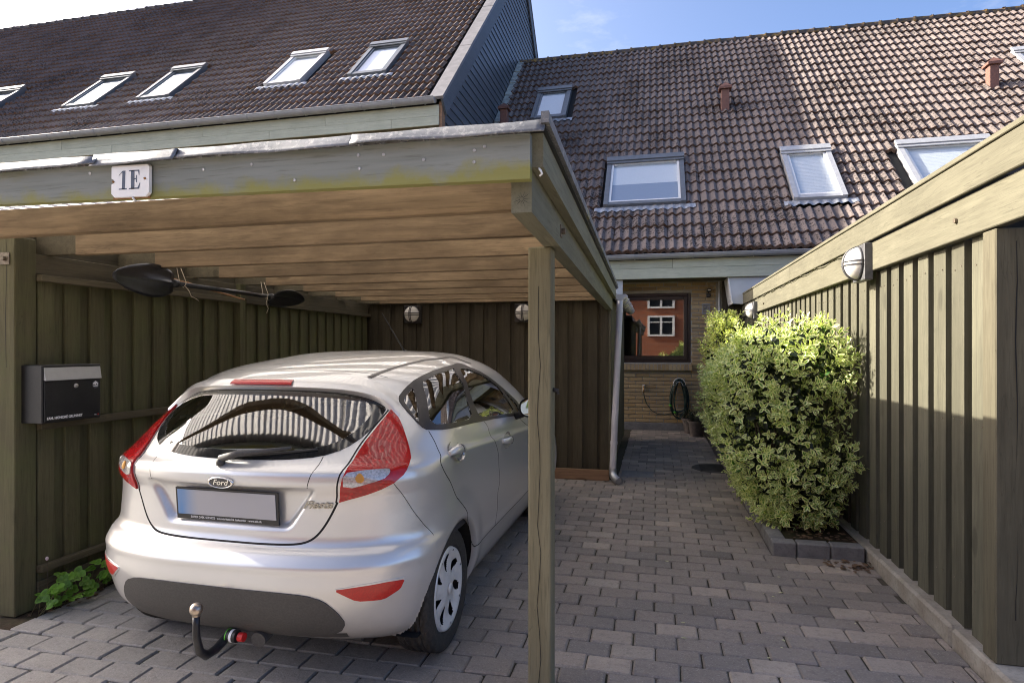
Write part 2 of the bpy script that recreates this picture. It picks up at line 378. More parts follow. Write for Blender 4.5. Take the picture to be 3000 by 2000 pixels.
def tile_mesh_data():
    V, F, E_ = [], [], []; nx = 12
    rows = [(0, -.015, 1.), (0, .056, 1.), (.05, .0510, 0.), (TL_, .015, 0.)]
    for v, n, e in rows:
        for i in range(nx+1):
            x = TW*i/nx; p = (x/.15) % 1; p = .5*(p/.64) if p < .64 else .5+.5*(p-.64)/.36; hh = .047*(.5-.5*math.cos(2*math.pi*p))
            V.append((x, v, n+hh)); E_.append(e)
    for a in range(len(rows)-1):
        for i in range(nx): F.append((a*(nx+1)+i, a*(nx+1)+i+1, (a+1)*(nx+1)+i+1, (a+1)*(nx+1)+i))
    return V, F, E_
TV, TF, TE = tile_mesh_data()
def tiled_roof(house, E, X0, X1, rows, holes, mat, ridge_mat_, pick):
    m = MB(); m.v = list(TV); m.f = list(TF); m.mi = [0]*len(TF); m.at['edge'] = ('POINT', TE); me = m.mesh('roof_tile', mat, True)
    me.set_sharp_from_angle(angle=RAD(50))
    run = rows*EXPO*S45; deck = MB()
    deck.prism([(-.05, -.01), (rows*EXPO+.02, -.01), (rows*EXPO+.02, -.12), (-.05, -.12)], lambda v, n: rp(X0+.02, v, n, E), lambda v, n: rp(X1-.02, v, n, E))
    rY = E[0]+run; rZ = E[1]+run
    deck.prism([(0, -.02), (rows*EXPO, -.02), (rows*EXPO, -.12), (0, -.12)], lambda v, n: (X0+.02, 2*rY-rp(0, v, n, E)[1], rp(0, v, n, E)[2]), lambda v, n: (X1-.02, 2*rY-rp(0, v, n, E)[1], rp(0, v, n, E)[2]))
    roof = deck.build('roof', M['dark'], house)
    todo = []; ncol = int((X1-X0)/TW)
    for r in range(rows):
        for c in range(ncol):
            x = X0+c*TW; v = r*EXPO; skip = False
            for (a, b, v0, v1) in holes:
                if x+TW > a+.10 and x < b-.10 and v+.30 > v0 and v < v1-.16: skip = True
            if skip: continue
            p = project(rp(x+.15, v+.2, .05, E)); s_ = 0
            if p and 0 < p[0] < 3000 and -20 < p[1] < 1000 and pick(p[0], p[1]): s_ = 1/p[2]
            todo.append((s_, x, v))
    todo.sort(reverse=True); mm = MB(); rn, ed = [], []; tr = random.Random(9)
    for k, (s_, x, v) in enumerate(todo):
        dn = tr.gauss(0, .0035); dx = tr.gauss(0, .004)
        if k < 300:
            o = link('roof_tile', me, roof, rp(x+dx, v, dn, E)); o.rotation_euler = (RAD(45)+tr.gauss(0, .004), tr.gauss(0, .004), tr.gauss(0, .004))
        else:
            mm.add([rp(x+dx+a, v+b, n+dn, E) for a, b, n in TV], TF); rn += [tr.random()]*len(TF); ed += TE
    mm.at['rnd'] = ('FACE', rn); mm.at['edge'] = ('POINT', ed)
    o = mm.build('roof_tile_field', mat, roof, smooth=True); o.data.set_sharp_from_angle(angle=RAD(50)); stuff(o)
    ms = MB(); q0 = len(todo)                       # moss lumps sitting in the pans and on the lower tile edges
    streaks = [X0+(X1-X0)*tr.random() for _ in range(9)]
    for k in range(1300):
        if k < 760: x = tr.choice(streaks)+tr.gauss(0, .10); v = tr.random()**1.4*rows*EXPO*.8
        else: x = tr.uniform(X0, X1); v = tr.random()*rows*EXPO
        v = (int(v/EXPO)+tr.choice((.02, .05, .10, .5)))*EXPO; x = X0+round((x-X0)/.15)*.15+tr.gauss(.0, .014)
        if not X0+.1 < x < X1-.1 or any(a-.03 < x < b+.03 and v0-.2 < v < v1+.05 for a, b, v0, v1 in holes): continue
        s_ = tr.uniform(.012, .034); c0 = rp(x, v, .052-.035*((v/EXPO) % 1), E); V = []
        for (a, b, n) in ((0, 0, .55), (1, 0, 0), (.4, .8, .1), (-.6, .7, 0), (-1, -.1, .1), (-.4, -.9, 0), (.6, -.8, .1)):
            kx = s_*tr.uniform(.7, 1.4); o_ = rp(a*kx, b*kx, n*s_+.004, (0, 0)); V.append((c0[0]+o_[0], c0[1]+o_[1], c0[2]+o_[2]))
        ms.add(V, [(0, i_, i_ % 6+1) for i_ in range(1, 7)])
    stuff(ms.build('moss', M['moss'], roof, smooth=True))
    # ridge tiles
    rt = MB(); prof = [(-.13, -.115), (-.11, -.04), (-.06, .012), (0, .028), (.06, .012), (.11, -.04), (.13, -.115)]
    rt.sheet([[(x, a*(1+.10*(1 if x < .05 else 0)), b+(.012 if x < .05 else 0)) for a, b in prof] for x in (0, .045, .05, .42)])
    rme = rt.mesh('ridge_tile', ridge_mat_, True)
    for k in range(int((X1-X0)/.38)):
        o = link('ridge_tile', rme, roof, (X0+k*.38, rY, rZ+.085+tr.gauss(0, .006))); o.rotation_euler = (0, tr.gauss(.02, .012), tr.gauss(0, .01))
    return roof, rY, rZ
def glass_mat(name, refl, tint, rough=.01):
    t = NT(name); bf = t.n('NewGeometry'); fr = t.n('Fresnel', IOR=t.math('MULTIPLY_ADD', bf.outputs['Backfacing'], -.8333, 1.5)); k = t.math('MULTIPLY_ADD', fr.outputs[0], 1.15, refl, clamp=True)
    tr_ = t.n('BsdfTransparent', Color=tint); gl = t.n('BsdfGlossy', Color=(1, 1, 1), Roughness=rough)
    mx = t.n('MixShader', _0=k, _1=tr_, _2=gl); t.t.links.new(mx.outputs[0], t.out.inputs[0]); return t.m
M['pane'] = glass_mat('window_glass', .22, (.75, .8, .8)); M['skypane'] = glass_mat('roof_window_glass', .12, (.92, .95, .96))
M['alu'] = flat('grey_window_aluminium', (.17, .18, .19), .42, .35, var=.12, nscale=12); M['alu_l'] = flat('pale_window_aluminium', (.50, .50, .50), .4, .3, var=.1, nscale=12)
M['lead'] = flat('crinkled_lead_apron', (.44, .45, .47), .5, .6, var=.25, nscale=25, bump=.4)
M['blind'] = flat('white_blind', (.88, .89, .89), .8, var=.03); M['blind_b'] = flat('blue_grey_blind', (.30, .36, .46), .8, var=.03)
def roof_window(house, E, X0, X1, v0, v1, style):
    A = M['alu_l'] if style == 'pale' else M['alu']
    def bx(mb, a, b, c, d, e, f, mi=0):
        V = [rp(x, v, n, E) for x in (a, b) for v in (c, d) for n in (e, f)]
        mb.convex(V, [(0, 1, 3, 2), (4, 6, 7, 5), (0, 4, 5, 1), (2, 3, 7, 6), (0, 2, 6, 4), (1, 5, 7, 3)], mi)
    fr = MB(); bx(fr, X0, X0+.085, v0, v1, 0, .125); bx(fr, X1-.085, X1, v0, v1, 0, .125); bx(fr, X0+.085, X1-.085, v0, v0+.09, 0, .112); bx(fr, X0+.085, X1-.085, v1-.10, v1, 0, .12)
    w = fr.build('roof_window', A, house)
    hd = MB(); bx(hd, X0-.015, X1+.015, v1-.13, v1+.03, .1255, .165); bx(hd, X0-.01, X1+.01, v1-.20, v1-.135, .126, .145); hd.build('hood', A, w)
    st = MB(); wS = M['white'] if style != 'plain' else A
    for a, b, c, d in ((X0+.088, X0+.13, v0+.10, v1-.14), (X1-.13, X1-.088, v0+.10, v1-.14), (X0+.13, X1-.13, v0+.10, v0+.135), (X0+.13, X1-.13, v1-.185, v1-.14)): bx(st, a, b, c, d, .04, .105)
    st.build('sash', wS, w)
    pn = MB(); pn.add([rp(x, v, .088, E) for x, v in ((X0+.13, v0+.135), (X1-.13, v0+.135), (X1-.13, v1-.185), (X0+.13, v1-.185))], [(0, 1, 2, 3)]); pn.build('pane', M['skypane'], w)
    if style == 'half':
        k = .46*(v1-v0)+v0
        for nm, a, b, mt in (('roller_blind', k, v1-.10, M['blind']), ('lower_blind', v0+.10, k, M['blind_b'])):
            bl = MB(); bx(bl, X0+.10, X1-.10, a+.001, b, .05, .056); bl.build(nm, mt, w)
    else:
        bl = MB(); nsl = 30
        for q in range(nsl):
            a = v0+.10+(v1-v0-.22)*q/nsl; bx(bl, X0+.12, X1-.12, a, a+(v1-v0-.22)/nsl*.93, .05+.004*(q % 2), .058)
        bl.build('slatted_blind', M['blind'], w)
    ap = MB(); N = 44; rows = []
    for v, add, flare in ((v0+.005, .02, 0.), (v0-.05, .035, .5), (v0-.17, .030, 1.)):
        row = []
        for q in range(N+1):
            x = X0-.16+(X1-X0+.32)*q/N; p = ((x-house['_x0'])/.15) % 1; p = .5*(p/.64) if p < .64 else .5+.5*(p-.64)/.36; hh = .036*(.5-.5*math.cos(2*math.pi*p))
            row.append(rp(x, v+(.012*math.sin(x*21)+rng.uniform(-.006, .006))*flare, .03+add+hh*flare+rng.uniform(-.002, .003), E))
        rows.append(row)
    ap.sheet(rows[::-1]); ap.build('flashing_apron', M['lead'], w, smooth=True)
def gutter_line(house, X0, X1, y, z, r, mat, step):
    gm = MB(); prof = []
    for k in range(13):
        th = math.pi+math.pi*k/12; prof.append((r*math.cos(th), r*math.sin(th)))
    inner = [(a*.94, b*.94) for a, b in prof]; ring = prof+inner[::-1]
    gm.sheet([[(X, y+a, z+b) for a, b in ring] for X in (X0, X1)], close=True)
    gm.tube([(X0, y-r, z), (X1, y-r, z)], .009, 6)
    for X in (X0, X1): gm.add([(X, y+a, z+b) for a, b in prof], [tuple(range(13))])
    o = gm.build('gutter', mat, house, auto=40)
    k = X1-.22; n = 0
    while k > X0 and n < 40:
        b = MB(); pts = [(k+.03*(1-math.cos(math.pi*(q/12)))*.5, y+(r+.006)*math.cos(math.pi+math.pi*q/12), z+(r+.006)*math.sin(math.pi+math.pi*q/12)) for q in range(13)]
        b.tube(pts, .0055, 6); b.build('gutter_bracket', mat, o, smooth=True); k -= step; n += 1
    return o
def long_boards(house, nm, X0, X1, y0, y1, z0, z1, mat, cuts):
    xs = [X0]+cuts+[X1]
    for a, b in zip(xs, xs[1:]):
        m_ = MB(); m_.box(a+.002, b-.002, y0, y1, z0, z1, .004); m_.build(nm, mat, house)
EL, ER = (10.6, 5.98), (10.55, 3.03); XG = -3.8
# left, taller house
hl = thing('terraced_house', 'taller terraced house on the left with five roof windows and dark gable', 'house', (-14, 17, 0)); hl['_x0'] = XG-70*TW
NL = 28; runL = NL*EXPO*S45; ryL, rzL = EL[0]+runL, EL[1]+runL
wl = MB(); wl.prism([(11.2, 0), (2*ryL-11.2, 0), (2*ryL-11.2, 6.25), (ryL, rzL-.25), (11.2, 6.25)], lambda a, b: (XG-70*TW, a, b), lambda a, b: (XG-.02, a, b))
M['dark_wall'] = flat('dark_grey_wall', (.10, .105, .11), .8, var=.2, nscale=8)
M['yellow_wall'] = flat('yellow_brick_far', (.28, .19, .09), .9, var=.2, nscale=12)
wl.build('wall', [M['yellow_wall']], hl)
LWIN = [(-16.85, -15.97), (-13.45, -12.54), (-11.38, -10.50), (-8.13, -7.25), (-6.17, -5.31)]
holesL = [(a, b, 1.42, 3.08) for a, b in LWIN]
roofL, _, _ = tiled_roof(hl, EL, XG-70*TW, XG-.10, NL, holesL, M['tile_l'], M['ridge_l'], lambda px, py: px < 1290 and py < 400)
for i, h_ in enumerate(holesL): roof_window(hl, EL, *h_, 'plain' if i != 3 else 'pale')
gutter_line(hl, XG-70*TW, XG-.06, 10.445, 5.945, .09, M['gutter'], .60)
long_boards(hl, 'fascia_board', XG-70*TW, XG-.02, 10.545, 10.575, 5.66, 5.86, M['pale'], [-20.4, -16.3, -12.3, -8.8, -6.1])
long_boards(hl, 'fascia_board', XG-70*TW, XG-.02, 10.54, 10.57, 5.49, 5.657, M['pale'], [-18.4, -14.7, -11.0, -7.3, -4.75])
so = MB(); so.box(XG-70*TW, XG-.02, 10.58, 11.2, 5.50, 5.53); so.build('soffit', M['soffit'], hl)
# gable cladding: horizontal lap boards cut to the roof slope
M['clad'] = wood('blue_black_lap_board', (.12, .132, .152), (.085, .095, .112), axis=1, rough=.42, rand=.15, knot=False, bump=.2)
bw = .185; z = 5.42; k = 0
while z < rzL-.3:
    def yb(zz): return max(10.72, EL[0]+(zz-EL[1])+.10)
    y0a, y0b = yb(z), yb(z+bw); y1a, y1b = 2*ryL-y0a, 2*ryL-y0b
    if z > 5.9: pass
    b = MB(); V = [(XG+.030, y0a, z), (XG+.012, y0b, z+bw+.02), (XG+.012, y1b, z+bw+.02), (XG+.030, y1a, z), (XG-.02, y0a, z), (XG-.02, y0b, z+bw+.02), (XG-.02, y1b, z+bw+.02), (XG-.02, y1a, z)]
    if y1b-y0b > .05:
        b.convex(V, [(0, 1, 2, 3), (4, 5, 6, 7), (0, 1, 5, 4), (1, 2, 6, 5), (2, 3, 7, 6), (3, 0, 4, 7)]); b.build('lap_board', M['clad'], hl)
    z += bw
M['barge'] = wood('blue_grey_bargeboard', (.165, .18, .20), (.115, .128, .148), axis=1, rough=.6, knot=False)
M['verge'] = flat('grey_verge_capping', (.20, .19, .19), .6, .1, var=.2, nscale=6)
for side in (0, 1):
    def bp(v, n, x):
        p = rp(x, v, n, EL); return p if not side else (p[0], 2*ryL-p[1], p[2])
    bb = MB(); v0_ = -.12
    bb.prism([(v0_, -.26), (v0_, .045), (NL*EXPO+.06, .045), (NL*EXPO-.20, -.26)], lambda v, n: bp(v, n, XG+.035), lambda v, n: bp(v, n, XG+.075)); bb.build('bargeboard', M['barge'], hl)
    for q in range(4):
        a = v0_+q*(NL*EXPO+.15)/4; b2 = a+(NL*EXPO+.15)/4-.004; vc = MB()
        vc.prism([(a, .05), (a, .105+.004*q), (b2, .105+.004*q), (b2, .05)], lambda v, n: bp(v, n, XG-.17), lambda v, n: bp(v, n, XG+.09)); vc.build('verge_capping', M['verge'], hl)
eb = MB(); eb.box(XG-.02, XG+.035, 10.56, 10.72, 5.42, 5.92); eb.build('eave_end_board', M['plank'], hl)
# right house
hr = thing('terraced_house', 'lower terraced house at the back with yellow brick wall and brown window', 'house', (3, 14, 0)); XR1 = XG+.10+46*TW; hr['_x0'] = XG+.10
NR_ = 26; ryR, rzR = ER[0]+NR_*EXPO*S45, ER[1]+NR_*EXPO*S45
RW = [(-2.88, -2.04, 5.32, 6.90, 'plain'), (-.94, .54, 1.39, 3.06, 'half'), (2.32, 3.17, 1.30, 3.0, 'pale'), (4.28, 5.75, 1.30, 2.95, 'pale'), (7.37, 8.22, 5.05, 6.60, 'pale')]
roofR, _, _ = tiled_roof(hr, ER, XG+.10, XR1, NR_, [w[:4] for w in RW], M['tile_r'], M['ridge_r'], lambda px, py: px > 1600 and py < 339+.642*(3000-px) and (py < 700 or px > 1760) and px > 1590+.43*(py-357))
for w in RW: roof_window(hr, ER, *w[:4], w[4])
fl = MB()
for q in range(12):
    a, b = q*NR_*EXPO/12, (q+1)*NR_*EXPO/12+.03
    fl.prism([(a, .05), (a, .115), (b, .10), (b, .05)], lambda v, n: rp(XG+.04, v, n, ER), lambda v, n: rp(XG+.20, v, n-.02, ER))
M['mossy_lead'] = flat('mossy_lead_flashing', (.36, .38, .34), .7, .2, var=.5, nscale=7, bump=.3); fl.build('side_flashing', M['mossy_lead'], hr)
M['terracotta'] = flat('red_brown_vent_plastic', (.19, .09, .065), .7, var=.12, nscale=20)
for X in (-3.48, 1.48, 6.55):
    vb = MB(); p0 = rp(X, 5.1, .05, ER); a = .085
    vb.box(p0[0]-a, p0[0]+a, p0[1]-a, p0[1]+a, p0[2]-.25, p0[2]+.40, .01)
    vt = vb.build('roof_vent', M['terracotta'], hr); cp = MB(); z0 = p0[2]+.40; b_ = .13
    cp.convex([(p0[0]-b_, p0[1]-b_, z0), (p0[0]+b_, p0[1]-b_, z0), (p0[0]+b_, p0[1]+b_, z0), (p0[0]-b_, p0[1]+b_, z0), (p0[0]-b_, p0[1]-b_, z0+.05), (p0[0]+b_, p0[1]-b_, z0+.05), (p0[0]+b_, p0[1]+b_, z0+.05), (p0[0]-b_, p0[1]+b_, z0+.05), (p0[0], p0[1]-.04, z0+.16), (p0[0], p0[1]+.04, z0+.16)],
              [(0, 1, 2, 3), (0, 1, 5, 4), (1, 2, 6, 5), (2, 3, 7, 6), (3, 0, 4, 7), (4, 5, 8), (5, 6, 9, 8), (6, 7, 9), (7, 4, 8, 9)]); cp.build('vent_cap', M['terracotta'], vt)
gutter_line(hr, XG+.12, XR1, 10.42, 2.985, .070, M['gutter'], .93)
long_boards(hr, 'fascia_board', XG+.06, XR1, 10.50, 10.53, 2.775, 2.915, M['pale'], [-1.9, .28, 3.3, 6.6])
long_boards(hr, 'fascia_board', XG+.06, XR1, 10.495, 10.525, 2.60, 2.772, M['pale'], [-.9, 2.7, 5.9])
so = MB(); so.box(XG+.06, XR1, 10.535, 11.2, 2.615, 2.64); so.build('soffit', M['soffit'], hr)
WX0, WX1, WZ0, WZ1 = -1.02, .605, 1.19, 2.416
M['mortar'] = conc_mat('grey_mortar', (.38, .35, .30), (.46, .43, .37))
wm = MB()
for a, b, c, d in ((XG, WX0, 0, 2.7), (WX1, XR1, 0, 2.7), (WX0, WX1, 0, WZ0-.13), (WX0, WX1, WZ1, 2.7)): wm.box(a, b, 11.206, 11.46, c, d)
wm.box(XG, XR1, 23, 23.3, 0, 3.2); wm.box(XR1-.3, XR1, 11.5, 23, 0, 2.9)
wall = wm.build('wall', M['mortar'], hr)
gb = MB(); gb.prism([(11.3, 2.7), (ryR, rzR-.3), (2*ryR-11.3, 2.7)], lambda a, b: (XR1-.2, a, b), lambda a, b: (XR1-.02, a, b)); gb.build('gable_wall', M['yellow_wall'], hr)
pl = MB(); pl.box(-1.6, 1.1, 11.175, 11.203, -.02, .125, .01); pl.build('plinth', M['conc_d'], hr)
def brick_mat():
    t = NT('yellow_brick'); oi = t.n('ObjectInfo'); v = t.coords(); r = oi.outputs['Random']
    c = t.ramp(r, [(0, (.42, .29, .145)), (.3, (.50, .36, .19)), (.6, (.46, .335, .19)), (.85, (.55, .42, .24)), (1, (.38, .275, .16))])
    nz = t.noise(v, 55, 6, .7); c = t.mix(t.math('MULTIPLY', t.ramp(nz, [(.5, 0.), (.75, 1.)]), .45), c, (.17, .11, .06))
    return t.pbr(Base_Color=c, Roughness=.9, Specular_IOR_Level=.2, Normal=t.bump(nz, .5, .006))
M['brick'] = brick_mat()
bme = {}
def brick(w, x, z, y0=11.190, y1=11.25, h=.054):
    k = round(w, 3)
    if k not in bme:
        b = MB(); b.box(-k/2, k/2, 0, y1-y0, 0, h, .004); bme[k] = b.mesh('brick', M['brick'])
    o = link('brick', bme[k], wall, (x, y0+rng.gauss(0, .0012), z)); o.rotation_euler = (0, rng.gauss(0, .004), 0)
zc = .135; row = 0
while zc < 2.58:
    x = -1.30+(row % 2)*.12
    while x < 1.02:
        a, b = x+.006, x+.234
        inwin = zc+.054 > WZ0-.135 and zc < WZ1+.005
        segs = [(a, b)]
        if inwin:
            segs = []
            if a < WX0-.01: segs.append((a, min(b, WX0-.003)))
            if b > WX1+.01: segs.append((max(a, WX1+.003), b))
        for (p, q) in segs:
            q = min(q, 1.02)
            if q-p > .03: brick(q-p, (p+q)/2, zc)
        x += .24
    zc += .0667; row += 1
for k in range(25):
    xx = WX0+.033+k*.066
    if xx < WX1:
        b = MB(); b.box(xx-.028, xx+.028, 11.125, 11.25, 1.055, 1.165, .004); b.build('sill_brick', M['brick'], wall)
sm = MB(); sm.convex([(WX0, 11.13, 1.167), (WX1, 11.13, 1.167), (WX1, 11.25, 1.167), (WX0, 11.25, 1.167), (WX0, 11.135, 1.170), (WX1, 11.135, 1.170), (WX1, 11.25, 1.192), (WX0, 11.25, 1.192)], [(0, 1, 2, 3), (4, 5, 6, 7), (0, 1, 5, 4), (1, 2, 6, 5), (2, 3, 7, 6), (3, 0, 4, 7)])
sm.box(WX0, WX1, 11.132, 11.25, 1.06, 1.16); sm.build('sill_bed', M['mortar'], wall)
M['brown'] = flat('dark_brown_window_paint', (.035, .020, .016), .38, var=.2, nscale=10)
wf = MB()
for a, b, c, d, y0, y1 in ((WX0, WX0+.05, WZ0, WZ1, 11.215, 11.30), (WX1-.05, WX1, WZ0, WZ1, 11.215, 11.30), (WX0+.05, WX1-.05, WZ0, WZ0+.05, 11.215, 11.30), (WX0+.05, WX1-.05, WZ1-.05, WZ1, 11.215, 11.30),
                           (WX0+.052, WX0+.12, WZ0+.052, WZ1-.052, 11.205, 11.27), (WX1-.12, WX1-.052, WZ0+.052, WZ1-.052, 11.205, 11.27), (WX0+.12, WX1-.12, WZ0+.052, WZ0+.12, 11.205, 11.27), (WX0+.12, WX1-.12, WZ1-.12, WZ1-.052, 11.205, 11.27)): wf.box(a, b, y0, y1, c, d, .006)
win = wf.build('window', M['brown'], hr)
pn = MB(); pn.add([(WX0+.12, 11.24, WZ0+.12), (WX1-.12, 11.24, WZ0+.12), (WX1-.12, 11.24, WZ1-.12), (WX0+.12, 11.24, WZ1-.12)], [(0, 1, 2, 3)]); pn.build('pane', M['pane'], win)
rm_ = MB()
for a, b, c, d, e, f in ((WX0-.4, WX1+.4, 14.6, 14.7, .2, 2.6), (WX0-.5, WX0-.4, 11.47, 14.7, .2, 2.6), (WX1+.4, WX1+.5, 11.47, 14.7, .2, 2.6), (WX0-.4, WX1+.4, 11.47, 14.6, .1, .2), (WX0-.4, WX1+.4, 11.47, 14.6, 2.6, 2.7)): rm_.box(a, b, c, d, e, f)
M['room'] = flat('dim_room_paint', (.16, .13, .11), .9); rm_.build('room', M['room'], hr)
ct = MB(); ct.sheet([[(WX0+.02+.010*k, 11.40+.03*math.sin(k*1.15), z_) for k in range(34)] for z_ in (1.0, 2.55)]); M['curtain'] = flat('dark_curtain', (.05, .045, .042), .9); ct.build('curtain', M['curtain'], hr, smooth=True)
vg = MB(); vx, vz = .86, 2.13; vg.box(vx-.07, vx+.07, 11.172, 11.20, vz-.09, vz-.072); vg.box(vx-.07, vx+.07, 11.172, 11.20, vz+.072, vz+.09); vg.box(vx-.07, vx-.054, 11.172, 11.20, vz-.072, vz+.072); vg.box(vx+.054, vx+.07, 11.172, 11.20, vz-.072, vz+.072)
vent = vg.build('wall_vent', M['gutter'], hr)
for k in range(6): s_ = MB(); s_.convex([(vx-.054, 11.178, vz-.07+k*.024), (vx+.054, 11.178, vz-.07+k*.024), (vx+.054, 11.196, vz-.052+k*.024), (vx-.054, 11.196, vz-.052+k*.024), (vx-.054, 11.18, vz-.073+k*.024), (vx+.054, 11.18, vz-.073+k*.024), (vx+.054, 11.198, vz-.055+k*.024), (vx-.054, 11.198, vz-.055+k*.024)], [(0, 1, 2, 3), (4, 5, 6, 7), (0, 1, 5, 4), (1, 2, 6, 5), (2, 3, 7, 6), (3, 0, 4, 7)]); s_.build('louvre', M['gutter'], vent)
cp = MB(); cp.tube([(1.075, 11.17, .1), (1.075, 11.17, 2.6)], .016, 8); cp.build('white_pipe', M['white'], hr, smooth=True)
dp = MB()
for k in range(4): dp.box(1.125+k*.1, 1.222+k*.1, 11.12, 11.19, .02, 2.6, .004)
dp.build('door_side_panel', M['shed'], hr)
pa = MB(); pa.prism([(1.165, 2.598), (2.4, 2.598), (2.4, 2.10), (1.225, 2.17)], lambda a, b: (a, 10.55, b), lambda a, b: (a, 10.60, b)); M['panel'] = flat('pale_metal_cladding', (.52, .54, .55), .5, .1, var=.06, nscale=4); pe = pa.build('metal_panel', M['panel'], hr)
pt = MB(); pt.prism([(1.145, 2.598), (1.168, 2.598), (1.228, 2.17), (1.213, 2.165)], lambda a, b: (a, 10.545, b), lambda a, b: (a, 11.1, b)); pt.build('panel_edge', M['white'], pe)
pa = MB(); N = 24; pa.sheet([[(-1.4+.86*q/N, 10.56+.008*math.sin(q*1.4), z_) for q in range(N+1)] for z_ in (2.0, 2.598)]); pa.sheet([[(-1.4+.86*q/N, 10.585+.008*math.sin(q*1.4), z_) for q in range(N+1)] for z_ in (2.0, 2.598)]); pa.build('metal_panel', M['panel'], hr, smooth=True)
# ------------------------------------------------------------------ carport
cpt = thing('carport', 'olive stained timber carport with corrugated roof over the silver car', 'carport', (-1.9, 4.4, 0))
def skew(y): return -.0185*(y-1.84)
def sbox(mb, x0, x1, y0, y1, z0, z1):              # box that follows the slightly skewed right edge
    V = [(x+skew(y), y, z) for x in (x0, x1) for y in (y0, y1) for z in (z0, z1)]
    mb.convex(V, [(0, 1, 3, 2), (4, 6, 7, 5), (0, 4, 5, 1), (2, 3, 7, 6), (0, 2, 6, 4), (1, 5, 7, 3)])
def board(name, mat, parent, x0, x1, y0, y1, z0, z1, b=.003):
    m_ = MB(); m_.box(x0, x1, y0, y1, z0, z1, b); return m_.build(name, mat, parent)
p_r = board('post', M['post'], cpt, -.515, -.418, 2.50, 2.60, 0, 1.863, .006)
ck = MB(); zz = [.05+k*.11 for k in range(16)]; cx = [-.468+.006*math.sin(k*1.7)+rng.uniform(-.004, .004) for k in range(16)]
ck.sheet([[(x-.0012, 2.4988, z) for x, z in zip(cx, zz)], [(x+.0012, 2.4988, z) for x, z in zip(cx, zz)]]); ck.build('drying_crack', M['dark'], p_r)
kn = MB(); kn.tube([(-.418, 2.545, 1.27), (-.395, 2.545, 1.265)], .009, 8); kn.tube([(-.400, 2.545, 1.262), (-.395, 2.545, 1.25)], .006, 8); kn.build('rope_knob', M['iron'], p_r, smooth=True)
p_l = board('post', M['inner'], cpt, -3.47, -3.343, 2.60, 2.72, 0, 2.045, .005)
ck = MB(); ck.sheet([[(-3.402+.004*math.sin(k), 2.5988, 2.04-k*.1) for k in range(8)], [(-3.3995+.004*math.sin(k), 2.5988, 2.04-k*.1) for k in range(8)]]); ck.build('drying_crack', M['dark'], p_l)
board('post', M['inner'], cpt, -3.385, -3.315, 4.40, 4.47, .05, 1.97)
def bolt(parent, axis, p, s=.055):
    m_ = MB(); x, y, z = p
    if axis == 'y': m_.box(x-s/2, x+s/2, y-.004, y, z-s/2, z+s/2, .001); m_.lathe([(0, .014), (.013, .014), (.013, 0)], Matrix.Translation((x, y-.004, z)) @ Matrix.Rotation(RAD(90), 4, 'X'), 6)
    else: d = 1 if axis == 'x' else -1; m_.box(min(x, x+d*.004), max(x, x+d*.004), y-s/2, y+s/2, z-s/2, z+s/2, .001); m_.lathe([(0, .016), (.013, .016), (.013, 0)], Matrix.Translation((x+d*.004, y, z)) @ Matrix.Rotation(RAD(90*d), 4, 'Y'), 6)
    return m_.build('bolt_plate', M['bolt'], parent)
M['bolt'] = flat('weathered_bolt', (.16, .13, .095), .6, .5, var=.4, nscale=60)
bolt(p_l, 'y', (-3.405, 2.598, 1.925), .065)
bm = MB(); sbox(bm, -.436, -.371, 1.86, 6.9, 1.863, 2.075); br = bm.build('beam', M['beam'], cpt)
ck = MB()                                            # radial drying cracks on the end grain
for k in range(11):
    th = k*.571; r1 = rng.uniform(.018, .04); c0 = Vector((-.403, 1.8593, 1.905)); d_ = Vector((math.cos(th), 0, math.sin(th))); n_ = Vector((-math.sin(th), 0, math.cos(th)))*.0007
    e = c0+d_*r1; e.x = min(max(e.x, -.434), -.373); e.z = min(max(e.z, 1.865), 1.996); ck.add([c0+d_*.006-n_, c0+d_*.006+n_, e], [(0, 1, 2)])
ck.build('end_grain_cracks', M['dark'], br)
bolt(br, 'x', (-.371+skew(2.54), 2.54, 1.93), .05)
bm = MB(); sbox(bm, -.3695, -.332, 1.842, 6.9, 1.995, 2.098); sf = bm.build('side_fascia', M['beam'], cpt)
bm = MB(); sbox(bm, -.372, -.318, 1.80, 6.93, 2.10, 2.118); bm.build('roof_edge_strip', M['black'], sf)
hk = MB(); hk.tube([(-.342, 1.838, 1.985), (-.342, 1.826, 1.985), (-.336, 1.820, 1.978), (-.332, 1.822, 1.968), (-.340, 1.824, 1.962)], .0035, 6); hk.build('white_hook', M['white'], br, smooth=True)
bml = board('beam', M['inner_x'], cpt, -3.42, -3.352, 2.72, 6.78, 1.855, 1.968)
for k, y in enumerate([2.20, 2.76, 3.31, 3.90, 4.45, 5.0, 5.57, 6.12, 6.58]):
    m_ = MB(); lo = .016 if k == 0 else 0; m_.box(-3.62 if k == 0 else -3.10, -.438+skew(y), y-.0225, y+.0225, 1.955-lo*.6, 2.083-lo, .003); m_.build('joist', M['joist'], cpt)
    if k: board('joist_end', M['inner_x'], cpt, -3.62, -3.02, y+.024, y+.066, 1.968, 2.083)
board('blocking', M['inner_x'], cpt, -3.45, -3.425, 2.72, 6.78, 1.969, 2.086)
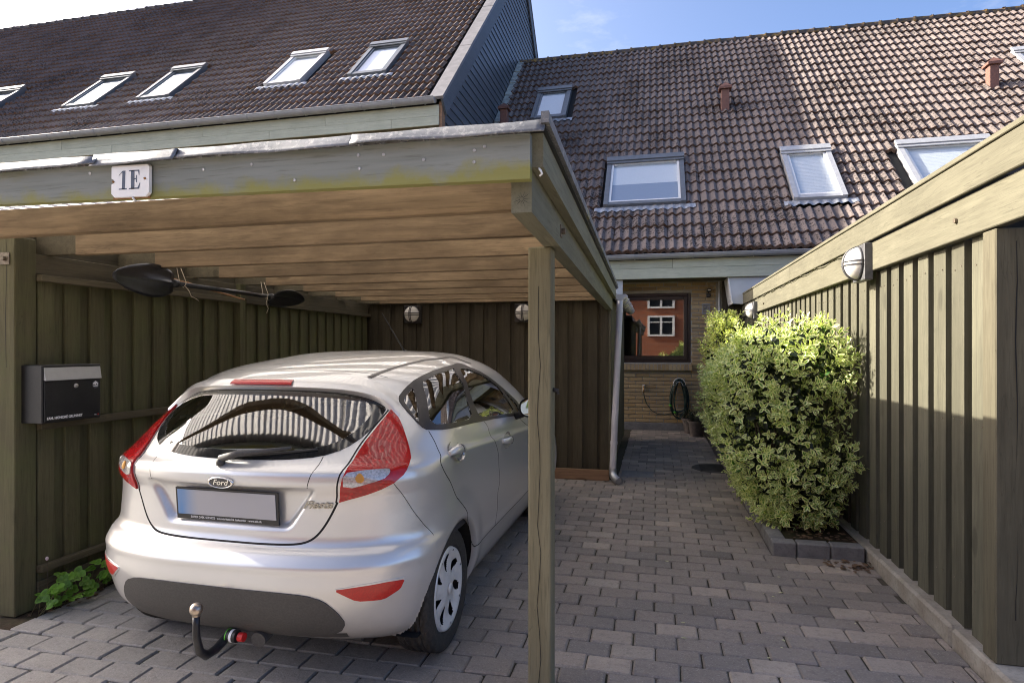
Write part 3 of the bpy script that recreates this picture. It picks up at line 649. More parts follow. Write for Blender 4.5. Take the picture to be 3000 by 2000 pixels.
# front fascia with moss
def fascia_mat():
    t = NT('grey_green_mossy_fascia'); v = t.coords((.5, 9, 9)); vo = t.coords(rand=False); g = t.noise(v, 3, 7, .62, .5); g2 = t.noise(v, 13, 4, .6)
    c = t.mix(t.ramp(g, [(.3, 0.), (.7, 1.)]), (.20, .215, .195), (.28, .295, .27))
    c = t.mix(t.math('MULTIPLY', t.ramp(g2, [(.56, 0.), (.72, 1.)]), .5), c, (.09, .095, .07))
    sep = t.n('SeparateXYZ', Vector=t.n('TexCoord').outputs['Object']); mz = t.noise(vo, 5.5, 7, .65)
    low = t.math('MULTIPLY_ADD', sep.outputs['Z'], -8.5, 17.35)
    k = t.ramp(t.math('ADD', mz, t.math('MULTIPLY', low, .55)), [(.62, 0.), (.84, 1.)])
    top = t.ramp(t.math('ADD', mz, t.math('MULTIPLY', low, -.5)), [(.70, 0.), (.86, 1.)])
    c = t.mix(t.math('MULTIPLY', k, .78), c, (.27, .255, .05)); c = t.mix(t.math('MULTIPLY', top, .25), c, (.24, .22, .05))
    return t.pbr(Base_Color=c, Roughness=.85, Specular_IOR_Level=.25, Normal=t.bump(g, .35, .005))
M['fascia'] = fascia_mat()
def zf_b(x): return 1.951+(-.366-x)*.0150
def zf_t(x): return 2.088+(-.366-x)*.0060
ff = MB(); xs_ = [-3.75, -.366]
V = [(x, y, f(x)) for x in xs_ for y in (1.806, 1.84) for f in (zf_b, zf_t)]
ff.convex(V, [(0, 1, 3, 2), (4, 6, 7, 5), (0, 4, 5, 1), (2, 3, 7, 6), (0, 2, 6, 4), (1, 5, 7, 3)]); fa = ff.build('front_fascia', M['fascia'], cpt)
sw = MB()
for px, py in ((596, 497), (737, 482), (863, 528), (1050, 455), (1053, 494), (1124, 453), (1241, 468), (1390, 441), (1389, 475), (1420, 430), (264, 508)):
    r = (px-1500)/1800; q = Vector((r*math.cos(YAW)-math.sin(YAW), math.cos(YAW)+r*math.sin(YAW), (1020-py)/1800)); t_ = 1.806/q.y
    sw = MB(); sw.lathe([(.0, .0012), (.003, .0012), (.0048, .0025), (.0055, .0)], Matrix.Translation((q.x*t_, 1.806, 1.443+q.z*t_)) @ Matrix.Rotation(RAD(90), 4, 'X'), 10); sw.build('screw', M['steel'], fa, smooth=True)
def flash_mat():
    t = NT('stained_roof_edge_metal'); vo = t.coords(rand=False); n1 = t.noise(vo, 7, 7, .7); n2 = t.noise(vo, 45, 5, .7)
    c = t.mix(t.ramp(n1, [(.35, 0.), (.65, 1.)]), (.11, .115, .125), (.21, .215, .225)); c = t.mix(t.ramp(n2, [(.52, 0.), (.70, .8)]), c, (.44, .43, .41))
    c = t.mix(t.ramp(t.noise(vo, 3.1, 5, .6), [(.60, 0.), (.68, .7)]), c, (.36, .33, .10))
    return t.pbr(Base_Color=c, Roughness=.6, Metallic=.1, Normal=t.bump(n2, .3, .003))
M['flash'] = flash_mat()
segs = [(-3.75, -1.93, 0.), (-1.95, -1.60, .006), (-1.62, -.925, .0), (-.945, -.318, .004)]
for i, (a, b, dy) in enumerate(segs):
    m_ = MB(); N = 22; R0 = []
    prof = [(0, 0), (1, 0), (2, 0), (3, 0), (4, 0)]
    rows = [[], [], [], [], []]
    for q in range(N+1):
        x = a+(b-a)*q/N; zt = zf_t(x)+.034; zb = zf_t(x)-.001-.006*math.sin(x*3.1+i)**2-(.004 if i == 1 else 0)
        w_ = .004*math.sin(x*17+i*2)
        rows[0].append((x, 1.95, zt+.006)); rows[1].append((x, 1.800-dy+w_*.4, zt+w_*.5)); rows[2].append((x, 1.792-dy+w_, (zt+zb)/2)); rows[3].append((x, 1.786-dy+w_, zb+.012)); rows[4].append((x, 1.778-dy+w_*1.3, zb))
    m_.sheet(rows[::-1]); o = m_.build('flashing', M['flash'], cpt, smooth=True)
    md = o.modifiers.new('thickness', 'SOLIDIFY'); md.thickness = .0025
m_ = MB(); sbox(m_, -.330, -.306, 1.785, 6.93, 2.108, 2.142); m_.build('side_flashing', M['flash'], cpt)
def roof_sheet_mat():
    t = NT('translucent_corrugated_sheet'); vo = t.coords(rand=False); nz = t.noise(vo, 4, 5, .6)
    c = t.mix(t.ramp(nz, [(.35, 0.), (.7, 1.)]), (.70, .68, .66), (.82, .80, .78))
    df = t.n('BsdfDiffuse', Color=c); tr = t.n('BsdfTranslucent', Color=c); gl = t.n('BsdfGlossy', Color=(.6, .6, .6), Roughness=.3)
    m1 = t.n('MixShader', _0=.68, _1=df, _2=tr); m2 = t.n('MixShader', _0=.05, _1=m1, _2=gl)
    t.t.links.new(m2.outputs[0], t.out.inputs[0]); return t.m
M['sheet'] = roof_sheet_mat()
for i, (a, b) in enumerate(((-3.72, -3.44), (-3.46, -2.40), (-2.42, -1.36), (-1.38, -.345))):
    m_ = MB(); N = int((b-a)/.076*8); rows = []
    for y in (1.82, 4.4, 6.95):
        rows.append([(a+(b-a)*q/N+(skew(y) if i == 3 else 0), y, 2.104+.003*(i % 2)+.017*math.sin(2*math.pi*(a+(b-a)*q/N)/.076)) for q in range(N+1)])
    m_.sheet(rows); m_.build('roof_sheet', M['sheet'], cpt, smooth=True)
# left boarded wall
lw = thing('board_wall', 'dark olive boarded wall along the left side of the carport', 'wall', (-3.37, 4.6, 0))
y = 2.735; k = 0
while y < 6.74:
    fr_ = .100+rng.uniform(-.004, .004)
    if not (4.36 < y+fr_/2 < 4.50): board('board', M['inner'], lw, -3.374, -3.352, y, min(y+fr_, 6.775), .05, 1.853)
    board('back_board', M['inner'], lw, -3.398, -3.376, y+.075, y+.188, .05, 1.853)
    y += .163; k += 1
for nm, z0, z1, x1 in (('rail', .200, .236, -3.306), ('rail', .990, 1.034, -3.312), ('rail', 1.815, 1.852, -3.308)):
    for a, b in ((2.722, 4.398), (4.472, 6.776)): board(nm, M['inner_x'], lw, -3.350, x1, a, b, z0, z1)
board('base_plank', M['inner_x'], lw, -3.35, -3.335, 2.722, 6.776, .0, .15)
m_ = MB(); m_.box(-3.425, -3.402, 2.72, 6.83, .03, 1.965); m_.build('sun_leak_backing', M['inner'], lw)  # unseen panel added behind the boards to stop sun leaking through
# shed behind the carport
sh = thing('garden_shed', 'dark brown boarded shed closing the back of the carport', 'shed', (-1.9, 8.3, 0))
x = -3.493; k = 0
while x < -.60:
    board('board', M['shed'], sh, x, x+.102+rng.uniform(-.003, .003), 6.78, 6.802, .11, 2.005); board('back_board', M['shed'], sh, x+.08, min(x+.190, -.50), 6.804, 6.826, .11, 2.0)
    x += .163
board('corner_board', M['shed'], sh, -.585, -.500, 6.774, 6.80, .1, 2.0); board('corner_board', M['fence_post'], sh, -.498, -.472, 6.772, 6.88, .1, 1.99)
y = 6.89
while y < 9.8:
    board('side_board', M['fence_post'], sh, -.498, -.476, y, y+.102, .1, 1.99); board('side_board', M['fence_post'], sh, -.522, -.50, y+.08, y+.19, .1, 1.99); y += .163
cb = MB(); cb.box(-3.33, -.53, 6.84, 9.85, .05, 2.0); cb.build('core', M['dark'], sh)
board('bottom_plank', M['plank'], sh, -2.9, -.49, 6.742, 6.772, 0.002, .118, .004)
cb = MB(); cb.box(-3.6, -.45, 6.96, 10.0, 2.03, 2.10, .01); cb.build('roof', M['black'], sh)
board('top_trim', M['shed'], sh, -3.35, -.47, 6.75, 6.778, 1.965, 2.06)
# gutter and downpipe at the shed corner
gd = thing('downpipe', 'lilac grey plastic downpipe with gutter at the shed corner', 'downpipe', (-.45, 6.7, 0))
gp = MB(); gx, gz, gr = -.385, 2.045, .068
ring = [(gr*math.cos(math.pi+math.pi*q/12), gr*math.sin(math.pi+math.pi*q/12)) for q in range(13)]; ring += [(a*.93, b*.93) for a, b in ring[::-1]]
gp.sheet([[(gx+a, yy, gz+b) for a, b in ring] for yy in (6.93, 9.9)], close=True); gp.add([(gx+a, 6.93, gz+b) for a, b in ring[:13]], [tuple(range(13))]); gp.build('gutter', M['pipe'], gd, auto=40)
for yy in (7.1, 7.6, 8.2, 8.8):
    b_ = MB(); b_.tube([(gx+(gr+.005)*math.cos(math.pi+math.pi*q/12), yy, gz+(gr+.005)*math.sin(math.pi+math.pi*q/12)) for q in range(13)], .007, 6); b_.build('gutter_bracket', M['pipe'], gd, smooth=True)
dpm = MB(); dpm.tube([(-.385, 6.97, 1.985), (-.388, 6.95, 1.90), (-.448, 6.70, .12)], .036, 18); dpm.build('pipe', M['pipe'], gd, auto=50)
el = MB(); el.tube([(-.447, 6.705, .145), (-.448, 6.70, .11), (-.44, 6.68, .075), (-.415, 6.64, .05), (-.375, 6.585, .036)], [.040, .040, .041, .040, .041], 16, caps=False); el.tube([(-.3752, 6.5852, .036), (-.39, 6.605, .041)], .034, 16); eo = el.build('elbow', M['zinc'], gd, auto=50)
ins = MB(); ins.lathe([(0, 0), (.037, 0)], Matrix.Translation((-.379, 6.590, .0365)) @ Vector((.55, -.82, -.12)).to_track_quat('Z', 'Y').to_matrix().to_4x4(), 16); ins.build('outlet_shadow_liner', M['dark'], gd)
for zz_, s_ in ((.42, .041), (1.86, .040)):
    t_ = (zz_-.12)/1.78; c_ = Vector((-.448+.06*t_, 6.70+.25*t_, zz_)); dd = Vector((.06, .25, 1.78)).normalized()*.018
    b_ = MB(); b_.tube([c_-dd, c_+dd], s_, 18); b_.build('pipe_clip', M['pipe'], gd, auto=50)
# ------------------------------------------------------------------ right boarded fence
fn = thing('board_fence', 'olive boarded fence with beam and deep top board on the right', 'fence', (1.48, 6.5, 0))
y = 3.19; k = 0
while y < 10.85:
    w_ = .132+rng.uniform(-.006, .006); z0 = .085+rng.uniform(-.008, .01)
    m_ = MB(); a = rng.gauss(0, .0015)
    m_.convex([(1.458+a, y, z0), (1.458-a, y+w_, z0), (1.494, y+w_, z0), (1.494, y, z0), (1.458+a, y, 1.965), (1.458-a, y+w_, 1.965), (1.494, y+w_, 1.97), (1.494, y, 1.97)], [(0, 1, 2, 3), (4, 5, 6, 7), (0, 1, 5, 4), (1, 2, 6, 5), (2, 3, 7, 6), (3, 0, 4, 7)])
    m_.build('board', M['fence'], fn); board('back_board', M['fence'], fn, 1.496, 1.518, y+.10, y+.245, .085, 1.97); y += .205
nl = MB()
for yy in [3.19+.205*q for q in range(20)]:
    for zz_ in (.30, 1.10, 1.85):
        for e_ in (.03, .10): nl.lathe([(0, .001), (.0035, .001), (.004, -.001)], Matrix.Translation((1.456, yy+e_+rng.uniform(-.008, .008), zz_+rng.uniform(-.02, .02))) @ Matrix.Rotation(RAD(-90), 4, 'Y'), 8)
stuff(nl.build('nail_heads', M['bolt'], fn))
po = board('post', M['fence_post'], fn, 1.42, 1.54, 3.036, 3.145, .09, 1.958, .005)
ck = MB(); n_ = 20; cxs = [1.497+.003*math.sin(q*.9)+rng.uniform(-.0015, .0015) for q in range(n_)]
ck.sheet([[(x-.0013*(1+math.sin(q*.35)), 3.0348, 1.90-q*.085) for q, x in enumerate(cxs)], [(x+.0013*(1+math.sin(q*.35)), 3.0348, 1.90-q*.085) for q, x in enumerate(cxs)]]); ck.build('drying_crack', M['dark'], po)
be = board('beam', M['fence_x'], fn, 1.41, 1.456, 1.6, 10.9, 1.963, 2.152, .004)
for a, b in ((1.6, 7.02), (7.026, 10.9)): board('top_board', M['fence_x'], fn, 1.384, 1.406, a, b, 2.158, 2.312, .004)
board('top_trim', M['fence_x'], fn, 1.376, 1.40, 1.6, 10.9, 2.315, 2.340, .003)
bolt(be, '-x', (1.418, 3.36, 2.055), .062); bolt(be, '-x', (1.418, 8.75, 2.04), .062)
cb_ = MB(); pts = []; 
for q in range(60):
    yy = 4.66+q*(4.55/59); pts.append((1.408+.004*math.sin(q*.7), yy, 2.150+.008*math.sin(q*.8)))
cb_.tube(pts, .0075, 7)
for q in range(3, 60, 7): cb_.tube([(pts[q][0]-.009, pts[q][1]-.008, pts[q][2]), (pts[q][0]-.009, pts[q][1]+.008, pts[q][2])], .009, 6)
cb_.build('cable', M['fence_x'], fn, smooth=True)
bk = MB(); bk.box(1.44, 4.6, 3.1, 10.9, 2.20, 2.29); bk.build('roof_slab', M['black'], fn)
kb = MB()
yk = 2.4
while yk < 10.9:
    e_ = min(yk+1.0, 10.95); kb.box(1.398+rng.uniform(-.003, .003), 1.58, yk+.003, e_-.003, -.05, .088+rng.uniform(-.006, .006), .014); yk += 1.0
tag(struct(kb.build('kerb', M['conc'])), 'weathered concrete kerb under the right fence')
# planter edging blocks
pe_ = thing('planter_edging', 'low dark concrete block edging round the bush bed', 'edging', (.8, 4.6, 0))
for a, b in ((.80, .955), (.962, 1.172), (1.178, 1.385)): board('block', M['conc_d'], pe_, a, b, 4.60, 4.705, -.03, .092, .008)
yy = 4.712
while yy < 9.6: board('block', M['conc_d'], pe_, .80, .905, yy, yy+.205, -.03, .09+rng.uniform(-.003, .003), .008); yy += .211
sb = MB(); sb.box(.90, 1.395, 4.70, 9.7, -.02, .072); struct(sb.build('planting_bed', M['soil']))['label'] = 'dark soil of the bush bed inside the edging'
# ------------------------------------------------------------------ bulkhead lamps
M['opal'] = flat('opal_lamp_glass', (.74, .70, .64), .22, coat=.6, var=.08, nscale=9); M['lampbox'] = flat('dark_bronze_lamp_base', (.045, .04, .04), .45, .3, var=.25); M['lampbox_g'] = flat('dark_grey_lamp_base', (.10, .10, .105), .5, .2, var=.2)
def lamp(loc, face, size, label, box):
    t_ = thing('wall_lamp', label, 'lamp', loc, 'round bulkhead lamps', local=True); t_.rotation_euler = (0, 0, {'-y': 0, '-x': -math.pi/2}[face])
    s = size/2; m_ = MB(); m_.box(-s, s, -.055, 0, -s, s, .004); m_.build('base_plate', box, t_)
    Rx = Matrix.Rotation(RAD(90), 4, 'X'); r = s*.92
    m_ = MB(); m_.lathe([(r*math.cos(a), .055+r*.86*math.sin(a)) for a in [math.pi/2*q/10 for q in range(11)]], Rx, 32); m_.build('globe', M['opal'], t_, smooth=True)
    m_ = MB(); m_.lathe([(r*.93, .055), (r*1.02, .055), (r*1.02, .072), (r*.96, .072)], Rx, 32)
    for d in (-.012, .012):
        m_.tube([((r+.003)*math.cos(a), -.055-(r*.86+.004)*math.sin(a), d) for a in [math.pi*q/18 for q in range(19)]], .0045, 6)
    for dx in (-.008, .008): m_.tube([(dx, -.055-(r*.86+.004)*math.sin(a), -(r+.003)*math.cos(a)) for a in [math.pi*q/18 for q in range(19)]], .0045, 6)
    m_.build('guard', box, t_, smooth=True)
lamp((-2.765, 6.776, 1.84), '-y', .205, 'round lamp on the back shed wall above the car roof', M['lampbox'])
lamp((-1.435, 6.776, 1.84), '-y', .205, 'round lamp on the back shed wall half hidden by the post', M['lampbox'])
lamp((1.416, 4.66, 2.025), '-x', .245, 'large round lamp nearest the camera on the right fence', M['lampbox_g'])
lamp((1.416, 9.40, 1.985), '-x', .245, 'round lamp at the far end of the right fence above the bush', M['lampbox_g'])
# ------------------------------------------------------------------ text helper
def text_mesh(s, size, mat, depth=.0005, shear=0., xscale=1., bold=0.):
    cu = bpy.data.curves.new('t', 'FONT'); cu.body = s; cu.size = size; cu.align_x = 'CENTER'; cu.align_y = 'CENTER'; cu.extrude = depth; cu.shear = shear; cu.offset = bold; cu.resolution_u = 3
    o = bpy.data.objects.new('t', cu); C.objects.link(o); dg = bpy.context.evaluated_depsgraph_get(); dg.update()
    me = bpy.data.meshes.new_from_object(o.evaluated_get(dg)); bpy.data.objects.remove(o); bpy.data.curves.remove(cu)
    for v in me.vertices: v.co.x *= xscale
    me.materials.clear(); me.materials.append(mat); return me
# ------------------------------------------------------------------ house number sign
M['enamel'] = flat('white_enamel', (.80, .78, .74), .3, coat=.4, var=.05, nscale=12); M['navy'] = flat('navy_enamel', (.035, .05, .085), .3, var=.3, nscale=50); M['rust'] = flat('rust', (.22, .10, .03), .9, var=.5, nscale=60)
sg = thing('house_number_sign', 'chipped white enamel sign reading 1E on the carport fascia', 'sign', (-1.79, 1.80, 2.028), local=True); sg.rotation_euler = (0, RAD(.8), 0)
m_ = MB(); c_ = .014; w_, h_ = .082, .058
outl = [(-w_+c_, -h_), (w_-c_, -h_), (w_, -h_+c_), (w_, h_-c_*.6), (w_-c_*.6, h_), (-w_+c_*.3, h_), (-w_, h_-c_*.3), (-w_, .012), (-w_+.009, .008), (-w_+.009, -.006), (-w_, -.010), (-w_, -h_+c_)]
m_.prism(outl, lambda a, b: (a*.965, -.010, b*.955), lambda a, b: (a, -.001, b)); m_.build('plate', M['enamel'], sg)
m_ = MB(); m_.box(-w_+.006, w_-.004, -.0042, -.0008, -h_-.003, -h_+.004); m_.build('rusty_edge', M['rust'], sg)
def glyph(polys, ox, oz, sx):
    m2 = MB()
    for P in polys: m2.prism([(ox+a*sx, oz+b) for a, b in P], lambda a, b: (a, -.0108, b), lambda a, b: (a, -.0098, b))
    m2.build('numeral', M['navy'], sg)
H_ = .066
one = [[(-.004, -H_/2), (.008, -H_/2), (.010, H_/2), (-.002, H_/2-.002)], [(-.017, -H_/2), (.017, -H_/2), (.016, -H_/2+.0035), (-.016, -H_/2+.0035)], [(-.002, H_/2-.001), (.004, H_/2), (-.016, H_/2-.014), (-.017, H_/2-.017)]]
ee = [[(-.010, -H_/2), (.004, -H_/2), (.004, H_/2), (-.010, H_/2)], [(-.019, -H_/2), (.024, -H_/2), (.025, -H_/2+.005), (-.018, -H_/2+.0035)], [(-.019, H_/2-.0035), (.024, H_/2-.004), (.024, H_/2), (-.018, H_/2)],
      [(.020, H_/2-.004), (.0245, H_/2-.003), (.0245, H_/2-.018), (.023, H_/2-.018)], [(.018, -H_/2+.004), (.025, -H_/2+.004), (.0285, -H_/2+.021), (.027, -H_/2+.021)], [(.002, .0), (.013, .001), (.013, .0045), (.002, .005)], [(.011, -.010), (.0145, -.010), (.0145, .015), (.012, .015)]]
glyph(one, -.030, .004, 1); glyph(ee, .014, .004, 1)
for a, b in ((-.070, .000), (.062, .006)):
    m_ = MB(); m_.lathe([(0, .0035), (.0035, .0035), (.0045, 0)], Matrix.Translation((a, -.0098, b)) @ Matrix.Rotation(RAD(90), 4, 'X'), 10); m_.build('screw', M['rust'], sg)
hk = MB(); hk.tube([(-1.782, 1.804, 1.972), (-1.782, 1.794, 1.974), (-1.776, 1.787, 1.968), (-1.770, 1.790, 1.960), (-1.775, 1.793, 1.955)], .0035, 6); tag(hk.build('white_hook', M['white'], None, smooth=True), 'small white hook screwed under the house number sign', 'hook')
# ------------------------------------------------------------------ mailbox
M['boxblack'] = flat('black_powder_coat', (.012, .012, .013), .42, var=.25, nscale=90, bump=.05); M['silver'] = flat('silver_flap', (.52, .53, .54), .35, .6, var=.04)
mbx = thing('mailbox', 'black wall mailbox with silver flap and white name lettering', 'mailbox', (-3.27, 2.815, 1.036))
m_ = MB(); m_.box(-3.348, -3.205, 2.636, 2.996, 1.036, 1.352, .004); m_.build('body', M['boxblack'], mbx)
m_ = MB(); m_.box(-3.204, -3.199, 2.646, 2.988, 1.046, 1.262, .002); dr = m_.build('door', M['boxblack'], mbx)
m_ = MB(); m_.convex([(-3.204, 2.646, 1.270), (-3.204, 2.988, 1.270), (-3.204, 2.646, 1.338), (-3.204, 2.988, 1.338), (-3.190, 2.646, 1.268), (-3.190, 2.988, 1.268), (-3.201, 2.646, 1.338), (-3.201, 2.988, 1.338)], [(0, 1, 3, 2), (4, 5, 7, 6), (0, 1, 5, 4), (2, 3, 7, 6), (0, 2, 6, 4), (1, 3, 7, 5)]); m_.build('flap', M['silver'], mbx)
def on_x(me, nm, parent, x, y, z):                 # text lying on a face towards +x, reading along +y
    o = link(nm, me); o.parent = parent
    Mx = Matrix(((0, 0, 1, x), (1, 0, 0, y), (0, 1, 0, z), (0, 0, 0, 1))); me.transform(Mx)
    if parent.get('_flat') is not None: o.matrix_parent_inverse = Matrix.Translation(-Vector(parent['_flat']))
    return o
M['lett'] = flat('white_lettering', (.8, .8, .8), .5)
on_x(text_mesh('FAM. HONORÉ GRUNNET', .0195, M['lett'], bold=.0006, xscale=.93), 'lettering', mbx, -3.1985, 2.765, 1.062)
m_ = MB(); m_.lathe([(0, .007), (.011, .007), (.013, 0)], Matrix.Translation((-3.199, 2.830, 1.232)) @ Matrix.Rotation(RAD(90), 4, 'Y'), 20); lk = m_.build('lock', M['steel'], mbx, smooth=True)
m_ = MB(); Rm = Matrix.Translation((-3.1988, 2.955, 1.232)) @ Matrix.Rotation(RAD(90), 4, 'Y'); m_.lathe([(0, .0004), (.022, .0004)], Rm, 24); M['sticker'] = flat('dark_round_sticker', (.10, .10, .11), .5); m_.build('sticker', M['sticker'], mbx)
m_ = MB(); m_.prism([(-.014, -.014), (.014, -.014), (.014, .003), (.019, .003), (0, .018), (-.019, .003), (-.014, .003)], lambda a, b: (-3.1978, 2.955+a, 1.235+b), lambda a, b: (-3.1983, 2.955+a, 1.235+b)); m_.build('sticker_house', M['lett'], mbx)
on_x(text_mesh('A', .015, M['sticker'], bold=.0008), 'sticker_letter', mbx, -3.1974, 2.960, 1.231)
m_ = MB(); m_.prism([(-.013, -.0025), (-.002, -.0025), (-.002, -.006), (.003, 0), (-.002, .006), (-.002, .0025), (-.013, .0025)], lambda a, b: (-3.1968, 2.950+a, 1.230+b), lambda a, b: (-3.1973, 2.950+a, 1.230+b)); m_.build('sticker_arrow', M['sticker'], mbx)
on_x(text_mesh('Allux', .008, M['lett']), 'maker_lettering', mbx, -3.1985, 2.955, 1.056)
m_ = MB(); m_.box(-3.1988, -3.198, 2.968, 2.976, 1.053, 1.061); M['red_s'] = flat('red_mark', (.5, .02, .02), .5); m_.build('red_mark', M['red_s'], mbx)
# ------------------------------------------------------------------ kayak paddle and stick under the roof
pd = thing('kayak_paddle', 'black double bladed kayak paddle tied under the carport roof', 'paddle', (-3.06, 4.0, 1.87))
A_, B_ = Vector((-3.06, 2.96, 1.868)), Vector((-3.06, 4.90, 1.862)); ax = (B_-A_).normalized()
m_ = MB(); m_.tube([A_+ax*.42, B_-ax*.42], .0155, 12); m_.build('shaft', M['black'], pd, smooth=True)
M['blade'] = flat('glossy_black_blade', (.014, .014, .017), .3, coat=.3, var=.3, nscale=40)
def blade(P, d, wv, tip):
    rows = []; n_ = wv.cross(d).normalized(); L_ = .46
    for q in range(15):
        t_ = q/14; w_ = .105*math.sin(math.pi*min(1, (t_*.92+.055))**.72)**.62
        if t_ > .985: w_ = .012
        sp_ = .016*(1-t_)**1.2
        row = []
        for e in (-1, -.8, -.5, -.22, -.1, 0, .1, .22, .5, .8, 1):
            row.append(P+d*(t_*L_)+wv*(e*w_)+n_*(.018*math.sin(math.pi*t_)*(1-e*e)*.7+sp_*max(0, 1-abs(e)/.22)))
        rows.append(row)
    m2 = MB(); m2.sheet(rows); o = m2.build('blade', M['blade'], pd, smooth=True); md = o.modifiers.new('thickness', 'SOLIDIFY'); md.thickness = .004
blade(A_+ax*.44, -ax, Vector((.1, 0, .99)).normalized(), 1); blade(B_-ax*.44, ax, Vector((.75, 0, .66)).normalized(), 1)
for e in (A_+ax*.455, B_-ax*.455):
    m_ = MB(); m_.tube([e-ax*.022, e-ax*.015, e+ax*.015, e+ax*.022], [.017, .026, .026, .017], 14); m_.build('drip_ring', M['black'], pd, smooth=True)
M['string'] = flat('pale_string', (.62, .52, .38), .9)
for e, dy in ((A_+ax*.52, 1), (B_-ax*.53, 1)):
    m_ = MB(); m_.tube([(e.x-.02, e.y-.03, 1.975), (e.x-.019, e.y-.004, e.z+.012), (e.x+.004, e.y, e.z-.02), (e.x+.021, e.y+.004, e.z), (e.x+.016, e.y+.012, e.z+.018), (e.x-.01, e.y-.005, 1.975)], .0022, 5)
    m_.tube([(e.x+.02, e.y, e.z-.012), (e.x+.02, e.y+.035, e.z-.04), (e.x+.02, e.y+.055, e.z-.075), (e.x+.02, e.y+.10, e.z-.088), (e.x+.02, e.y+.125, e.z-.10)] if dy and e.y < 4 else [(e.x+.02, e.y, e.z-.012), (e.x+.02, e.y-.02, e.z-.06), (e.x+.02, e.y+.01, e.z-.10), (e.x+.02, e.y-.015, e.z-.14)], .0022, 5); m_.build('string_tie', M['string'], pd, smooth=True)
bs = MB(); P0_, P1_ = Vector((-3.10, 3.40, 1.905)), Vector((-3.10, 4.16, 1.82)); bs.tube([P0_+(P1_-P0_)*(q/16) for q in range(17)], [.006 if q % 4 else .008 for q in range(17)], 8); M['bamboo'] = flat('orange_bamboo', (.42, .20, .075), .5, var=.25, nscale=15)
tag(bs.build('bamboo_stick', M['bamboo'], None, smooth=True), 'thin orange bamboo stick tucked behind the black paddle', 'stick')
# ------------------------------------------------------------------ neighbour's carport to the left, out of the picture, that shades the forecourt
nc = thing('carport', 'neighbouring carport with corrugated roof to the left of the wall', 'carport', (-5.5, 4.5, 0))
m_ = MB(); N = 300; m_.sheet([[(-7.4+3.62*q/N, yy, 2.10+.017*math.sin(2*math.pi*(3.62*q/N)/.076)) for q in range(N+1)] for yy in (2.56, 6.9)]); m_.build('roof_sheet', M['sheet'], nc, smooth=True)
board('front_fascia', M['fascia'], nc, -7.4, -3.78, 2.60, 2.635, 1.955, 2.08); board('post', M['post'], nc, -7.4, -7.3, 2.64, 2.74, 0, 1.955)
for yy in (3.2, 4.0, 4.8, 5.6, 6.4): board('joist', M['joist'], nc, -7.4, -3.78, yy, yy+.045, 1.96, 2.08)
m_ = MB(); m_.box(-7.42, -7.36, 2.74, 6.9, .03, 1.955); m_.build('wall', M['inner'], nc)
# ------------------------------------------------------------------ things on the brick wall
M['hose'] = flat('dark_green_hose', (.012, .035, .028), .4, var=.3, nscale=30); M['green_tag'] = flat('bright_green_tie', (.10, .45, .03), .5); M['brass'] = flat('brass_tap', (.55, .36, .16), .3, .9, var=.2)
hx, hz = .405, .60
hh_ = thing('hose_holder', 'white wire hose holder on the brick wall under the window', 'holder', (hx, 11.15, .87))
m_ = MB()
for yy, r_ in ((11.17, .105), (11.06, .105), (11.17, .055), (11.06, .055)):
    m_.tube([(hx+r_*math.cos(a), yy, .80+r_*1.15*math.sin(a)) for a in [math.pi*q/14 for q in range(15)]], .0035, 6)
for q in range(0, 15, 3):
    a = math.pi*q/14
    for r_ in (.105, .055): m_.tube([(hx+r_*math.cos(a), 11.175, .80+r_*1.15*math.sin(a)), (hx+r_*math.cos(a), 11.055, .80+r_*1.15*math.sin(a))], .0035, 6)
for s_ in (-1, 1): m_.tube([(hx+s_*.055, 11.06, .80), (hx+s_*.105, 11.06, .80)], .0035, 6)
m_.build('wire_frame', M['white'], hh_, smooth=True)
ho = thing('garden_hose', 'dark green garden hose coiled on the wall beside the tap', 'hose', (hx, 11.12, .3)); hr2 = random.Random(4)
m_ = MB()
for k in range(11):
    ra = hr2.uniform(.085, .15); zb = hr2.uniform(.20, .36); zt = .80+hr2.uniform(.085, .115); yy = 11.07+.09*k/11; cx_ = hx+hr2.uniform(-.025, .025); pts = []
    for q in range(33):
        a = 2*math.pi*q/32; zc_ = (zt+zb)/2; hz_ = (zt-zb)/2; x_ = cx_+ra*math.sin(a)*(1-.28*math.cos(a)); z_ = zc_+hz_*math.cos(a)
        if math.cos(a) > .6: x_ = hx+(x_-hx)*min(1, .082/max(.02, ra*.8)) if False else x_
        pts.append((x_, yy+.015*math.sin(a*2+k), z_))
    m_.tube(pts, .0085, 8, caps=False)
m_.build('coil', M['hose'], ho, smooth=True)
m_ = MB(); T0 = Vector((-.20, 11.12, .665)); m_.tube([T0, T0+Vector((.005, 0, -.06)), T0+Vector((.05, -.01, -.20)), T0+Vector((.13, -.02, -.31)), T0+Vector((.24, -.02, -.375)), T0+Vector((.36, -.01, -.385)), (.30, 11.09, .31)], .0085, 8); m_.build('feed_length', M['hose'], ho, smooth=True)
for p_, a in (((.255, 11.05, .45), .3), ((.33, 11.05, .33), .6)):
    m_ = MB(); m_.tube([(p_[0]-.02, p_[1], p_[2]+.012), (p_[0]+.02, p_[1], p_[2]-.012)], .014, 8); m_.build('green_tie', M['green_tag'], ho, smooth=True)
tp = thing('water_tap', 'small outdoor water tap on the brick wall left of hose', 'tap', (-.20, 11.15, .72))
m_ = MB(); m_.box(-.225, -.175, 11.172, 11.192, .68, .80, .004); m_.build('back_plate', M['steel'], tp)
m_ = MB(); m_.tube([(-.20, 11.18, .745), (-.20, 11.13, .745), (-.20, 11.12, .73), (-.20, 11.12, .66)], .013, 10); m_.tube([(-.20, 11.13, .75), (-.20, 11.13, .785)], .008, 8); m_.build('spout', M['brass'], tp, smooth=True)
